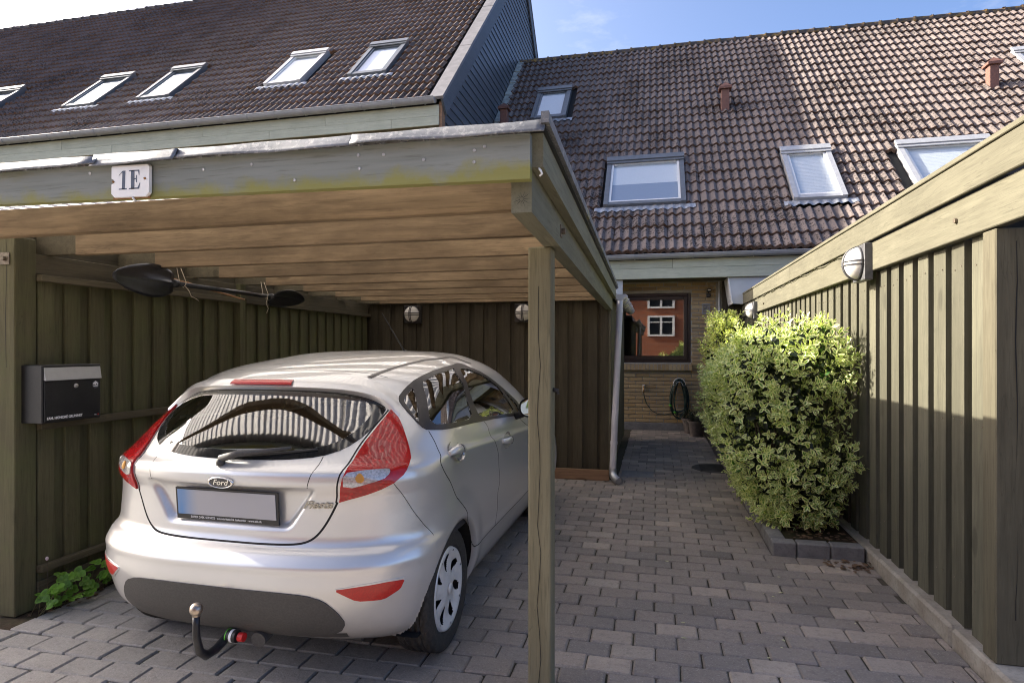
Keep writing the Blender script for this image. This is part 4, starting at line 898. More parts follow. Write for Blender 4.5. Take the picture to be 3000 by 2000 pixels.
m_ = MB(); m_.box(-.222, -.178, 11.12, 11.14, .783, .80, .003); m_.build('handle', M['white'], tp)
sl_ = thing('sensor_lamp', 'small black motion sensor lamp high on the brick wall', 'lamp', (.90, 11.15, 2.42))
m_ = MB(); m_.box(.87, .945, 11.12, 11.19, 2.42, 2.475, .008); m_.build('body', M['black'], sl_)
m_ = MB(); m_.box(.86, .93, 11.09, 11.15, 2.325, 2.395, .012); m_.tube([(.90, 11.14, 2.39), (.90, 11.15, 2.43)], .012, 8); m_.build('sensor_head', M['black'], sl_)
m_ = MB(); m_.box(.885, .93, 11.116, 11.12, 2.44, 2.462, .002); m_.build('lens', M['silver'], sl_)
m_ = MB(); m_.tube([(.90, 11.18, 2.475), (.90, 11.18, 2.55), (.905, 11.18, 2.575), (.86, 11.18, 2.60), (.4, 11.18, 2.605)], .006, 6); m_.tube([(.915, 11.18, 2.475), (.915, 11.18, 2.56), (.93, 11.18, 2.58), (1.07, 11.18, 2.58)], .006, 6); m_.build('conduit', M['brick'], sl_, smooth=True)
# ------------------------------------------------------------------ foliage
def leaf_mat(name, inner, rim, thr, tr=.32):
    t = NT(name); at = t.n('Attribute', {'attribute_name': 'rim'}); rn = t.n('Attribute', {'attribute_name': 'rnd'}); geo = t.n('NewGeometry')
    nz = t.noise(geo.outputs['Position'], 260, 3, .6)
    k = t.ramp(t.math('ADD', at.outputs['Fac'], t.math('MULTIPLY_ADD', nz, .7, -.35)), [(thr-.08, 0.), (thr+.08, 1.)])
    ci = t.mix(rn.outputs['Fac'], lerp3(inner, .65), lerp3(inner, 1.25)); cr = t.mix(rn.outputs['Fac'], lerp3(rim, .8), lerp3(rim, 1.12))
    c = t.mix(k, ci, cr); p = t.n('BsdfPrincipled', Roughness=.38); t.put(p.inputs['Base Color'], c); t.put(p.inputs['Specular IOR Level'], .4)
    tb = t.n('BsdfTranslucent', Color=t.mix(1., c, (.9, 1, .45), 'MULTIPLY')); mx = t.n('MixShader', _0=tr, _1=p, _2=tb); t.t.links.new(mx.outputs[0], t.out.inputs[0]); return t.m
M['varieg'] = leaf_mat('cream_edged_leaf', (.15, .33, .045), (.86, .88, .44), .42); M['varieg_y'] = leaf_mat('yellow_edged_leaf', (.17, .34, .04), (.84, .84, .32), .42)
M['greenleaf'] = leaf_mat('plain_green_leaf', (.05, .16, .02), (.06, .18, .025), .9); M['weed'] = leaf_mat('soft_green_leaf', (.13, .28, .03), (.17, .34, .045), .7, .35)
M['pot_and_shade_leaf'] = leaf_mat('heather_and_bush_shade_leaf', (.02, .035, .015), (.03, .045, .02), .8); M['bark'] = flat('grey_brown_bark', (.07, .05, .035), .9, var=.4, nscale=40, bump=.4)
LEAF = [(0, 0, 0, .9), (.32, .20, .05, 1.), (.70, .185, .06, 1.), (1, 0, -.04, 1.), (.70, -.185, .06, 1.), (.32, -.20, .05, 1.), (.36, 0, 0, .0), (.70, 0, .0, .15)]
LF = [(0, 6, 1), (1, 6, 7, 2), (2, 7, 3), (0, 5, 6), (6, 5, 4, 7), (7, 4, 3)]
def add_leaf(mb, rim, rnd, P, d, up, L_, wide, rv):
    d = d.normalized(); sd = d.cross(up)
    if sd.length < 1e-3: sd = d.cross(Vector((1, .3, 0)))
    sd.normalize(); nn = sd.cross(d)
    mb.add([P+d*(a*L_)+sd*(b*L_*wide)+nn*(c*L_) for a, b, c, _ in LEAF], LF)
    rim += [e for *_, e in LEAF]; rnd += [rv]*8
def rv3(r): 
    while True:
        v = Vector((r.uniform(-1, 1), r.uniform(-1, 1), r.uniform(-1, 1)))
        if .1 < v.length < 1: return v.normalized()
def bush(name, label, seed, shape, n_sprig, leafL, mat, greens, trunk, inner_n):
    """shape(r) -> (point on the outside, outward normal)"""
    r = random.Random(seed); t_ = thing(name, label, 'bush', trunk)
    mb = MB(); rim, rnd = [], []; gm = MB(); grim, grnd = [], []
    for k in range(n_sprig):
        P, n = shape(r); depth = r.random()**1.8*.16-(r.random()*.09 if r.random() < .10 else 0); P = P-n*depth
        ax_ = (n+Vector((0, 0, .35))+rv3(r)*.55).normalized(); nl = r.choice((5, 6, 7, 8)); sz = leafL*r.uniform(.55, 1.22); rr = min(1, max(0, r.gauss(.5, .22)))
        ph = r.uniform(0, 6.28); a = ax_.orthogonal().normalized(); b = ax_.cross(a); isg = r.random() < greens
        for q in range(nl):
            ring = q//2; th = ph+(q % 2)*math.pi+ring*1.57+r.gauss(0, .2); rad = a*math.cos(th)+b*math.sin(th)
            op = 1.25-.34*ring; d = (rad*op+ax_*(1.05-.45*op)).normalized(); base = P-ax_*(.030*(2-ring))*(sz/.045)*.8+rad*.003
            add_leaf(gm if isg else mb, grim if isg else rim, grnd if isg else rnd, base, d, ax_, sz*(1.15-.17*ring)*r.uniform(.9, 1.1), 1.12, rr)
    mb.at['rim'] = ('POINT', rim); mb.at['rnd'] = ('POINT', rnd); stuff(mb.build('foliage', mat, t_))
    if gm.v: gm.at['rim'] = ('POINT', grim); gm.at['rnd'] = ('POINT', grnd); stuff(gm.build('plain_green_shoots', M['greenleaf'], t_))
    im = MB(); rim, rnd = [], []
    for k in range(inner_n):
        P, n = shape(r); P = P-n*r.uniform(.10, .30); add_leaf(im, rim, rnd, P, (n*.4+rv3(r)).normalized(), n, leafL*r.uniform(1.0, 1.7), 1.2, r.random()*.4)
    im.at['rim'] = ('POINT', rim); im.at['rnd'] = ('POINT', rnd); stuff(im.build('shade_inner_leaves', M['pot_and_shade_leaf'], t_))  # near-black leaves put the shade inside the bush into the colour
    st = MB()
    for k in range(16):
        P, n = shape(r); P = P-n*.12; b0 = Vector((trunk[0]+r.uniform(-.15, .15), trunk[1]+r.uniform(-.5, .5), .05)); md = b0.lerp(P, .5)+Vector((0, 0, .12))+rv3(r)*.06
        st.tube([b0, b0.lerp(md, .6)+rv3(r)*.02, md, P], [.014, .010, .007, .003], 6)
    st.build('stems', M['bark'], t_, smooth=True); return t_
def mk_shape(xl, xr, y0, y1, zt, zb, wob):
    """clipped hedge-like body: profiles in (x,z), rounded ends in y. xl/xr/zt/zb are functions of y"""
    def f(r):
        while True:
            y_ = r.uniform(y0, y1); u = r.random()*2*math.pi
            ends = min(1, (y_-y0)/.35, (y1-y_)/.35); ek = math.sqrt(max(.05, 1-(1-ends)**2))
            a, b = xl(y_), xr(y_); z0_, z1_ = zb(y_), zt(y_); cx_, cz_ = (a+b)/2, (z0_+z1_)/2
            hw, hh2 = (b-a)/2*ek, (z1_-z0_)/2*(.55+.45*ek)
            e = 2/3.2; cs, sn = math.cos(u), math.sin(u)
            X = hw*math.copysign(abs(cs)**e, cs); Z = hh2*math.copysign(abs(sn)**e, sn)
            if Z < 0: X *= 1+.42*(Z/hh2)*(1 if X < 0 else .35)          # tucks in towards the foot
            n = Vector((math.copysign(abs(cs)**(2-e), cs)/hw, -(1-ends)*1.6/max(.3, ek) if y_ < (y0+y1)/2 else (1-ends)*1.6/max(.3, ek), math.copysign(abs(sn)**(2-e), sn)/hh2)).normalized()
            # front end cap
            if r.random() < .30 and y_ < y0+.55:
                s_ = r.random()**.5; X *= s_; Z *= s_; n = Vector((X*.6, -1, Z*.4)).normalized(); y_ = y0+.02+.33*(1-math.sqrt(max(0, 1-s_**3)))
            w = wob*(math.sin(y_*5.3+X*4)+math.sin(Z*6.1+y_*3.1+X*2)+.7*math.sin(Z*11+X*9))*.5
            P = Vector((cx_+X, y_, cz_+Z))+n*w
            P.z += .16*(P.x-1.0)*max(0, Z/hh2)
            if P.x > 1.455: P.x = 1.455-r.random()*.05
            return P, n
    return f
s1 = mk_shape(lambda y: .50+.02*(y-4.9), lambda y: 1.48, 4.72, 7.5, lambda y: 1.61+.04*math.sin(y*1.3+.4)-.03*(y-4.8), lambda y: .06, .085)
bush('variegated_bush', 'large near bush with cream edged leaves growing by the right fence', 21, s1, 3900, .053, M['varieg'], .02, (1.05, 5.9, .07), 5200)
s2 = mk_shape(lambda y: .74, lambda y: 1.30, 9.30, 10.25, lambda y: 2.02, lambda y: .10, .08)
bush('variegated_bush', 'taller far bush with yellow green leaves nearest the house wall', 33, s2, 1500, .050, M['varieg_y'], .0, (1.1, 9.9, .07), 2000)
s3 = mk_shape(lambda y: .60, lambda y: 1.44, 7.3, 9.5, lambda y: 1.36+.05*math.sin(y*2), lambda y: .08, .08)
bush('variegated_bush', 'low middle part of the variegated bushes below the far fence lamp', 34, s3, 1500, .050, M['varieg'], .01, (1.05, 8.4, .07), 2000)
# weeds at the foot of the carport wall
wd = thing('ground_plant', 'low bright green lobed leaf plant at the foot of carport wall', 'plant', (-3.2, 2.95, 0)); r = random.Random(8); mb = MB(); rim, rnd = [], []; stm = MB()
for k in range(80):
    y_ = r.uniform(2.66, 3.52); x_ = -3.24+r.uniform(-.05, .12)*(1.1-.7*(y_-2.70)/.8); z_ = .04+r.random()**1.2*.17*(1-.5*abs(x_+3.2)/.2)
    if y_ > 3.3 and r.random() < .45: continue
    Rl = r.uniform(.016, .029); nrm = (Vector((.35, -.5, 1))+rv3(r)*.5).normalized(); a = nrm.orthogonal().normalized(); b = nrm.cross(a); ph = r.uniform(0, 6.28); P = Vector((x_, y_, z_))
    for lob in range(3):
        t0 = ph+lob*2.0; cen = P+(a*math.cos(t0)+b*math.sin(t0))*Rl*.75; N_ = 9; idx = len(mb.v); mb.v.append(tuple(cen+nrm*.002)); rim.append(.3); rnd.append(r.random())
        for q in range(N_):
            th = 2*math.pi*q/N_; rr = Rl*.82*(1+.10*math.cos(th*3+lob)); mb.v.append(tuple(cen+(a*math.cos(th)+b*math.sin(th))*rr+nrm*(.003*math.sin(th*2)+lob*.0012))); rim.append(1.); rnd.append(rnd[-1])
        for q in range(N_): mb.f.append((idx, idx+1+q, idx+1+(q+1) % N_)); mb.mi.append(0)
    stm.tube([(-3.29+r.uniform(-.01, .05), y_+r.uniform(-.05, .05), -.01), (x_-.02, y_, z_*.7), P], .0016, 5)
mb.at['rim'] = ('POINT', rim); mb.at['rnd'] = ('POINT', rnd); mb.build('leaves', M['weed'], wd); M['stem'] = flat('weed_stem', (.14, .12, .05), .7); stm.build('stems', M['stem'], wd, smooth=True)
fl_ = MB(); fl_.tube([(-3.285, 2.735, 0), (-3.285, 2.735, .16), (-3.283, 2.73, .27)], .0016, 5); fo = fl_.build('flower_stem', M['bark'], wd, smooth=True); fl_ = MB(); fl_.lathe([(0, 0), (.006, .004), (.009, .014), (.004, .022)], Matrix.Translation((-3.283, 2.73, .268)), 8); M['petal'] = flat('pale_pink_petal', (.7, .55, .6), .6); fl_.build('flower', M['petal'], fo, smooth=True)
# flower pots by the house wall
M['potclay'] = flat('dark_pot', (.08, .065, .06), .8, var=.25, nscale=25)
for (x_, y_, R_, lab) in ((.60, 10.88, .16, 'dark flower pot with heather standing against the brick wall'), (.66, 10.50, .14, 'front dark flower pot with heather beside the far bush')):
    t_ = thing('flower_pot', lab, 'flower pot', (x_, y_, 0), 'flower pots by the house wall')
    m_ = MB(); m_.lathe([(0, .004), (R_*.72, .004), (R_*.95, .22), (R_*1.04, .22), (R_*1.04, .255), (R_*.92, .255), (R_*.90, .22), (0, .22)], Matrix.Translation((x_, y_, 0)), 28); m_.build('pot', M['potclay'], t_, auto=40)
    mb = MB(); rim, rnd = [], []; r = random.Random(int(x_*100))
    for k in range(420):
        v = rv3(r); v.z = abs(v.z); P = Vector((x_, y_, .22))+Vector((v.x*R_*1.1, v.y*R_*1.1, v.z*.17))*r.random()**.4; add_leaf(mb, rim, rnd, P, v+rv3(r)*.5, Vector((0, 0, 1)), r.uniform(.02, .04), .7, r.random())
    mb.at['rim'] = ('POINT', rim); mb.at['rnd'] = ('POINT', rnd); mb.build('plant', M['pot_and_shade_leaf'], t_)
# ------------------------------------------------------------------ the house across the street (seen mirrored in the window)
oh = thing('brick_house', 'red brick house with white windows across the street, mirrored in the window', 'house', (0, -15, 0))
def redbrick():
    t = NT('red_brick_courses'); v = t.n('TexCoord').outputs['Object']; mp = t.n('Mapping', Vector=v, Rotation=(RAD(90), 0, 0)); b = t.n('TexBrick', Vector=mp, Color1=(.36, .105, .04), Color2=(.27, .075, .03), Mortar=(.25, .19, .15), Scale=1., Mortar_Size=.006)
    t.put(b.inputs['Brick Width'], .24); t.put(b.inputs['Row Height'], .067); return t.pbr(Base_Color=b.outputs[0], Roughness=.9)
M['redbrick'] = redbrick(); YW = -12.0
m_ = MB(); m_.prism([(YW, 0), (YW-9, 0), (YW-9, 5.6), (YW-4.5, 9.3), (YW, 5.6)], lambda a, b: (-11, a, b), lambda a, b: (11, a, b)); m_.build('wall', M['redbrick'], oh)
m_ = MB()
for s_ in (0, 1): m_.prism([(YW+.4, 5.30), (YW-4.5, 9.33), (YW-4.5, 9.55), (YW+.4, 5.52)] if not s_ else [(YW-9.4, 5.30), (YW-4.5, 9.33), (YW-4.5, 9.55), (YW-9.4, 5.52)], lambda a, b: (-11.4, a, b), lambda a, b: (11.4, a, b))
m_.build('roof', M['tile_l'], oh)
for xc in (-7.5, -3.6, .30, 4.4, 8.2):
    for z0, z1 in ((2.10, 3.22), (3.62, 4.45)):
        m_ = MB(); y_ = YW+.02
        for a, b, c_, d_ in ((xc-.72, xc-.60, z0, z1), (xc+.60, xc+.72, z0, z1), (xc-.06, xc+.06, z0, z1), (xc-.60, xc-.06, z0, z0+.10), (xc+.06, xc+.60, z0, z0+.10), (xc-.60, xc-.06, z1-.10, z1), (xc+.06, xc+.60, z1-.10, z1), (xc-.60, xc-.06, z0+.66*(z1-z0), z0+.66*(z1-z0)+.05), (xc+.06, xc+.60, z0+.66*(z1-z0), z0+.66*(z1-z0)+.05)): m_.box(a, b, y_-.04, y_+.06, c_, d_)
        w_ = m_.build('window', M['white'], oh); m_ = MB(); m_.box(xc-.66, xc+.66, y_-.05, y_-.01, z0+.02, z1-.02); M.setdefault('darkglass', flat('dark_window_glass', (.02, .025, .03), .05)); m_.build('pane', M['darkglass'], w_)
s4 = mk_shape(lambda y: -2.6, lambda y: 2.8, -9.6, -8.6, lambda y: 1.25, lambda y: .05, .10)
bush('street_hedge', 'low green hedge in front of the red brick house, mirrored in the window', 35, s4, 900, .10, M['varieg_y'], .3, (.1, -9.1, .0), 1500)
# ------------------------------------------------------------------ the car: a continuous shell S(u, z); u runs round the plan from the rear centre
def interp(tab):
    # monotone cubic (PCHIP-like) interpolation
    xs=[p[0] for p in tab]; ys=[p[1] for p in tab]; n=len(xs)
    d=[(ys[i+1]-ys[i])/(xs[i+1]-xs[i]) for i in range(n-1)]
    m=[d[0]]+[0 if d[i-1]*d[i]<=0 else 2*d[i-1]*d[i]/(d[i-1]+d[i]) for i in range(1,n-1)]+[d[-1]]
    def f(x):
        if x<=xs[0]: return ys[0]
        if x>=xs[-1]: return ys[-1]
        lo,hi=0,n-1
        while hi-lo>1:
            k=(lo+hi)//2
            if xs[k]<=x: lo=k
            else: hi=k
        hh=xs[hi]-xs[lo]; t=(x-xs[lo])/hh
        return ((1+2*t)*(1-t)**2*ys[lo]+t*(1-t)**2*hh*m[lo]+t*t*(3-2*t)*ys[hi]+t*t*(t-1)*hh*m[hi])
    return f
REAR=interp([(.19,.20),(.23,.13),(.28,.075),(.34,.04),(.41,.015),(.48,.0),(.54,.004),(.58,.018),(.605,.04),(.625,.07),(.66,.082),(.74,.084),(.82,.078),(.862,.062),(.885,.056),(.915,.058),(.93,.068),(.957,.105),(1.05,.178),(1.15,.258),(1.24,.330),(1.28,.365),(1.305,.41),(1.33,.50),(1.36,.68),(1.385,.88),(1.405,1.08),(1.42,1.3),(1.43,1.52)])
FRONT=interp([(.19,3.70),(.35,3.90),(.5,3.95),(.65,3.92),(.75,3.80),(.85,3.5),(.95,3.1),(1.0,2.98),(1.1,2.78),(1.2,2.58),(1.3,2.36),(1.36,2.18),(1.40,1.98),(1.42,1.78),(1.43,1.56)])
WID=interp([(.19,.76),(.26,.80),(.35,.825),(.5,.842),(.65,.850),(.78,.849),(.88,.842),(.95,.828),(1.0,.810),(1.1,.768),(1.2,.716),(1.28,.665),(1.33,.615),(1.36,.57),(1.385,.51),(1.405,.43),(1.42,.30),(1.43,.02)])
LCR=interp([(.19,.42),(.4,.54),(.6,.54),(.9,.56),(1.1,.62),(1.25,.72),(1.36,.70),(1.43,.02)])
NR=interp([(.19,2.9),(.6,2.8),(.9,2.6),(1.1,2.45),(1.25,2.35),(1.36,2.2),(1.43,2.0)])
LCF=interp([(.19,.5),(.6,.8),(.95,.9),(1.0,.75),(1.2,.62),(1.36,.55),(1.43,.02)])
def sp(v,e): return math.copysign(abs(v)**e,v)
def S0(u, z):
    """u in [-1,1]: 0 rear centre, sign = side, 1 front centre. returns x,s,z"""
    sg=1 if u>=0 else -1; u=abs(u)
    w=WID(z); r=REAR(z); f=FRONT(z)
    L=min(LCR(z),(f-r)*.48); F=min(LCF(z),(f-r)*.48); n=NR(z)
    if u<.45:
        th=u/.45*math.pi/2
        x=w*sp(math.sin(th),2/n); s=r+L*(1-sp(math.cos(th),2/n))
    elif u<.8:
        k=(u-.45)/.35; x=w; s=r+L+k*(f-F-r-L)
    else:
        th=(1-u)/.2*math.pi/2
        x=w*sp(math.sin(th),2/2.8); s=f-F*(1-sp(math.cos(th),2/2.8))
    return sg*x,s,z
def sstep(a, b, x):
    t = min(1, max(0, (x-a)/(b-a))); return t*t*(3-2*t)
HUB_R, HUB_F, HUB_Z, ARCH = .64, 3.10, .287, .338
def SP(u, z):
    x, s, z = S0(u, z); sg = 1 if x >= 0 else -1; ax_ = abs(x)
    if s < .5 and .66 < z < .89:                                   # plate recess under the tailgate lip
        xw = .295+(.405-.295)*(z-.70)/.16
        m = sstep(xw+.022, xw-.022, ax_)*sstep(.680, .712, z)*(1-sstep(.850, .868, z)); s += .030*m
    if ax_ > .45:
        zc = .935-.055*(s-.67); fade = sstep(.28, .60, s)*(1-sstep(2.9, 3.5, s)); d = z-zc
        ax_ += fade*(.011*math.exp(-((d/.022)**2)) if d > 0 else .011*math.exp(d/.055))
        for hub in (HUB_R, HUB_F):
            r = math.hypot(s-hub, z-HUB_Z)
            if r < .50: ax_ += .016*(1-sstep(.35, .50, r))
        ax_ += .006*math.exp(-(((z-.40)/.035)**2))*sstep(.95, 1.15, s)*(1-sstep(2.6, 2.8, s))
    if s < .45: s -= .007*math.exp(-(((z-.555)/.020)**2))*(1-sstep(.25, .5, s))
    return Vector((sg*ax_, s, z))
def SN(u, z):
    e = 1e-3; a = SP(u+e, z)-SP(u-e, z); b = SP(u, min(1.429, z+e))-SP(u, z-e); n = a.cross(b)
    if n.length < 1e-12: return Vector((0, 0, 1))
    n.normalize(); c = SP(u, z)-Vector((0, 1.8, .8))
    return n if n.dot(c) > 0 else -n
CAR = thing('parked_car', 'silver five door hatchback parked under the carport', 'car', (-1.785, 2.19, 0), local=True); CAR.rotation_euler = (0, 0, -RAD(.9))
def paint():
    t = NT('silver_metallic_paint'); v = t.coords(rand=False); fl = t.n('TexVoronoi', Vector=v, Scale=2600); lw = t.n('LayerWeight', Blend=.35)
    c = t.mix(lw.outputs['Facing'], (.62, .62, .61), (.52, .52, .52)); c = t.mix(t.math('MULTIPLY', fl.outputs['Distance'], .12), c, (.9, .9, .9))
    dirt = t.noise(v, 3.5, 6, .65); sep = t.n('SeparateXYZ', Vector=t.n('TexCoord').outputs['Object']); low = t.ramp(sep.outputs['Z'], [(.20, 1.), (.42, 0.)])
    dk = t.math('MULTIPLY', t.math('MULTIPLY', low, t.ramp(dirt, [(.3, .3), (.7, 1.)])), .55); c = t.mix(dk, c, (.22, .18, .14))
    return t.pbr(Base_Color=c, Metallic=t.math('MULTIPLY_ADD', dk, -.4, .50), Roughness=t.math('MULTIPLY_ADD', dk, .5, .30), Coat_Weight=.75, Coat_Roughness=.03)
M['paint'] = paint(); M['carglass'] = glass_mat('car_glass', .12, (.42, .46, .45)); M['trim'] = flat('black_window_trim', (.022, .018, .017), .35, var=.15, nscale=50); M['bplastic'] = flat('grained_grey_plastic', (.052, .05, .05), .62, var=.22, nscale=120, bump=.15)
M['frit'] = flat('black_glass_border', (.012, .013, .014), .06, spec=.8); M['seam'] = flat('panel_gap', (.010, .010, .010), .9); M['interior'] = flat('dark_cabin_fabric', (.035, .035, .038), .9, var=.2); M['chrome'] = flat('chrome', (.82, .80, .76), .12, 1.); M['darkchrome'] = flat('dark_chrome', (.30, .29, .27), .15, 1.)
def red_mat():
    t = NT('red_lamp_lens'); v = t.coords(rand=False); vo = t.n('TexVoronoi', Vector=v, Scale=62.); nz = t.noise(v, 9, 3)
    c = t.mix(t.ramp(vo.outputs['Distance'], [(.25, 0.), (.55, 1.)]), (.46, .006, .007), (.30, .003, .004)); c = t.mix(t.ramp(nz, [(.40, 0.), (.62, 1.)]), c, (.40, .005, .006))
    return t.pbr(Base_Color=c, Roughness=.14, Coat_Weight=.5, Coat_Roughness=.02, Specular_IOR_Level=.4, Subsurface_Weight=0.)
M['redlens'] = red_mat(); M['redref'] = flat('red_reflector', (.45, .008, .006), .3, coat=.4, var=.15, nscale=140); M['clearlens'] = flat('clear_lamp_lens', (.48, .46, .45), .10, .35, coat=.8, var=.35, nscale=110); M['amber'] = flat('amber_bulb', (.55, .26, .05), .25, coat=.5)
def inside(p, poly):
    x, y = p; c = False; n = len(poly); j = n-1
    for i in range(n):
        xi, yi = poly[i]; xj, yj = poly[j]
        if (yi > y) != (yj > y) and x < (xj-xi)*(y-yi)/(yj-yi+1e-12)+xi: c = not c
        j = i
    return c
def chaikin(P, it=2, q=.25, keep=()):
    keep = {tuple(k) for k in keep}
    for _ in range(it):
        out = []; n = len(P)
        for i in range(n):
            a, b, d = P[i-1], P[i], P[(i+1) % n]
            if tuple(b) in keep: out.append(b); continue
            out += [(b[0]+(a[0]-b[0])*q, b[1]+(a[1]-b[1])*q), (b[0]+(d[0]-b[0])*q, b[1]+(d[1]-b[1])*q)]
        P = out
    return P
UK = 2.35
def densify(P, res):
    out = []
    for i in range(len(P)):
        a, b = P[i], P[(i+1) % len(P)]; L_ = math.hypot((a[0]-b[0])*UK, a[1]-b[1]); n = max(1, int(L_/res))
        out += [(a[0]+(b[0]-a[0])*k/n, a[1]+(b[1]-a[1])*k/n) for k in range(n)]
    return out
def mir(P): return [(-a, b) for a, b in P][::-1]
def patch(name, outer, mat, parent, off=.003, holes=(), thick=.006, res=.022, bulge=0.):
    loops = [densify(outer, res)]+[densify(h_, res) for h_ in holes]; V2, Eg = [], []
    for lp in loops:
        o = len(V2); V2 += [Vector((a*UK, b)) for a, b in lp]; Eg += [(o+k, o+(k+1) % len(lp)) for k in range(len(lp))]
    us = [p[0] for p in outer]; zs = [p[1] for p in outer]; nb = len(V2)
    u = min(us)
    while u < max(us):
        z = min(zs)
        while z < max(zs):
            if inside((u, z), outer) and not any(inside((u, z), h_) for h_ in holes):
                p = Vector((u*UK, z))
                if all((p-q).length > res*.45 for q in V2[:nb]): V2.append(p)
            z += res
        u += res/UK
    r_ = geometry.delaunay_2d_cdt(V2, Eg, [], 0, 1e-6); pv, tris = r_[0], r_[2]; mb = MB(); keep = []
    for t_ in tris:
        c = (sum(pv[i].x for i in t_)/len(t_)/UK, sum(pv[i].y for i in t_)/len(t_))
        if inside(c, outer) and not any(inside(c, h_) for h_ in holes): keep.append(tuple(t_))
    cu, cz = sum(us)/len(us), sum(zs)/len(zs)
    for p in pv:
        u_, z_ = p.x/UK, p.y; mb.v.append(tuple(SP(u_, z_)+SN(u_, z_)*off))
    for f in keep:
        a, b, c = (Vector(mb.v[i]) for i in f[:3]); m_ = (a+b+c)/3; n = (b-a).cross(c-a)
        mb.f.append(f if n.dot(m_-Vector((0, 1.8, .8))) > 0 else f[::-1]); mb.mi.append(0)
    for lp in loops:
        o = len(mb.v); n = len(lp)
        for a, b in lp: P = SP(a, b); N = SN(a, b); mb.v += [tuple(P+N*off), tuple(P+N*(off-thick))]
        for k in range(n): mb.f.append((o+2*k, o+2*((k+1) % n), o+2*((k+1) % n)+1, o+2*k+1)); mb.mi.append(0)
    return mb.build(name, mat, parent, auto=35)
def ribbon(name, pts, width, mat, parent, off=.0012, thick=0., closed=False):
    P = []                                                          # densify a polyline on the shell
    for i in range(len(pts)-1):
        a, b = pts[i], pts[i+1]; n = max(1, int(math.hypot((a[0]-b[0])*UK, a[1]-b[1])/.012))
        P += [(a[0]+(b[0]-a[0])*k/n, a[1]+(b[1]-a[1])*k/n) for k in range(n)]
    P.append(pts[-1])
    for _ in range(6): P = [P[0]]+[((P[i-1][0]+2*P[i][0]+P[i+1][0])/4, (P[i-1][1]+2*P[i][1]+P[i+1][1])/4) for i in range(1, len(P)-1)]+[P[-1]]
    X = [SP(*p) for p in P]; A, B, Cc = [], [], []
    for i, p in enumerate(P):
        t_ = (X[min(i+1, len(X)-1)]-X[max(i-1, 0)]).normalized(); n = SN(*p); s_ = t_.cross(n).normalized()*width/2
        A.append(X[i]+n*(off*.2)-s_); Cc.append(X[i]+n*off); B.append(X[i]+n*(off*.2)+s_)
    mb = MB(); mb.sheet([A, Cc, B]); return mb.build(name, mat, parent, smooth=True)
# outlines in (u, z), right side
DLO = chaikin([(.259, 1.205), (.279, 1.248), (.314, 1.289), (.385, 1.330), (.494, 1.352), (.623, 1.343), (.715, 1.305), (.752, 1.242), (.775, 1.150), (.792, 1.045), (.780, .968), (.571, 1.026), (.345, 1.060), (.322, 1.080), (.277, 1.160)], 1, .22)
Q_G = chaikin([(.272, 1.198), (.302, 1.250), (.318, 1.100), (.310, 1.106)], 1, .12)
R_G = chaikin([(.328, 1.268), (.387, 1.305), (.478, 1.328), (.500, 1.263), (.522, 1.056), (.352, 1.082)], 1, .10)
F_G = chaikin([(.542, 1.322), (.630, 1.314), (.705, 1.268), (.742, 1.190), (.735, 1.002), (.552, 1.050), (.530, 1.20)], 1, .10)
T_G = chaikin([(.757, 1.150), (.774, 1.048), (.764, .990), (.748, .998)], 1, .10)
RGh = [(0, .965), (.060, .970), (.118, .983), (.160, 1.012), (.196, 1.062), (.226, 1.130), (.236, 1.165), (.215, 1.215), (.160, 1.247), (.08, 1.262), (0, 1.266)]
RG = RGh+[(-a, b) for a, b in RGh[::-1][1:-1]]
RGi_h = [(0, 1.000), (.060, 1.004), (.112, 1.016), (.150, 1.042), (.180, 1.085), (.204, 1.140), (.206, 1.170), (.188, 1.205), (.14, 1.230), (.07, 1.243), (0, 1.246)]
RGi = chaikin(RGi_h+[(-a, b) for a, b in RGi_h[::-1][1:-1]], 1, .2)
HOLES = [Q_G, R_G, F_G, T_G]; HOLES = HOLES+[mir(h_) for h_ in HOLES]+[RGi]
WS = [(u, z) for u, z in ((.86, 1.02), (.84, 1.18), (.85, 1.34), (1.0, 1.36), (1.0, 1.02))]
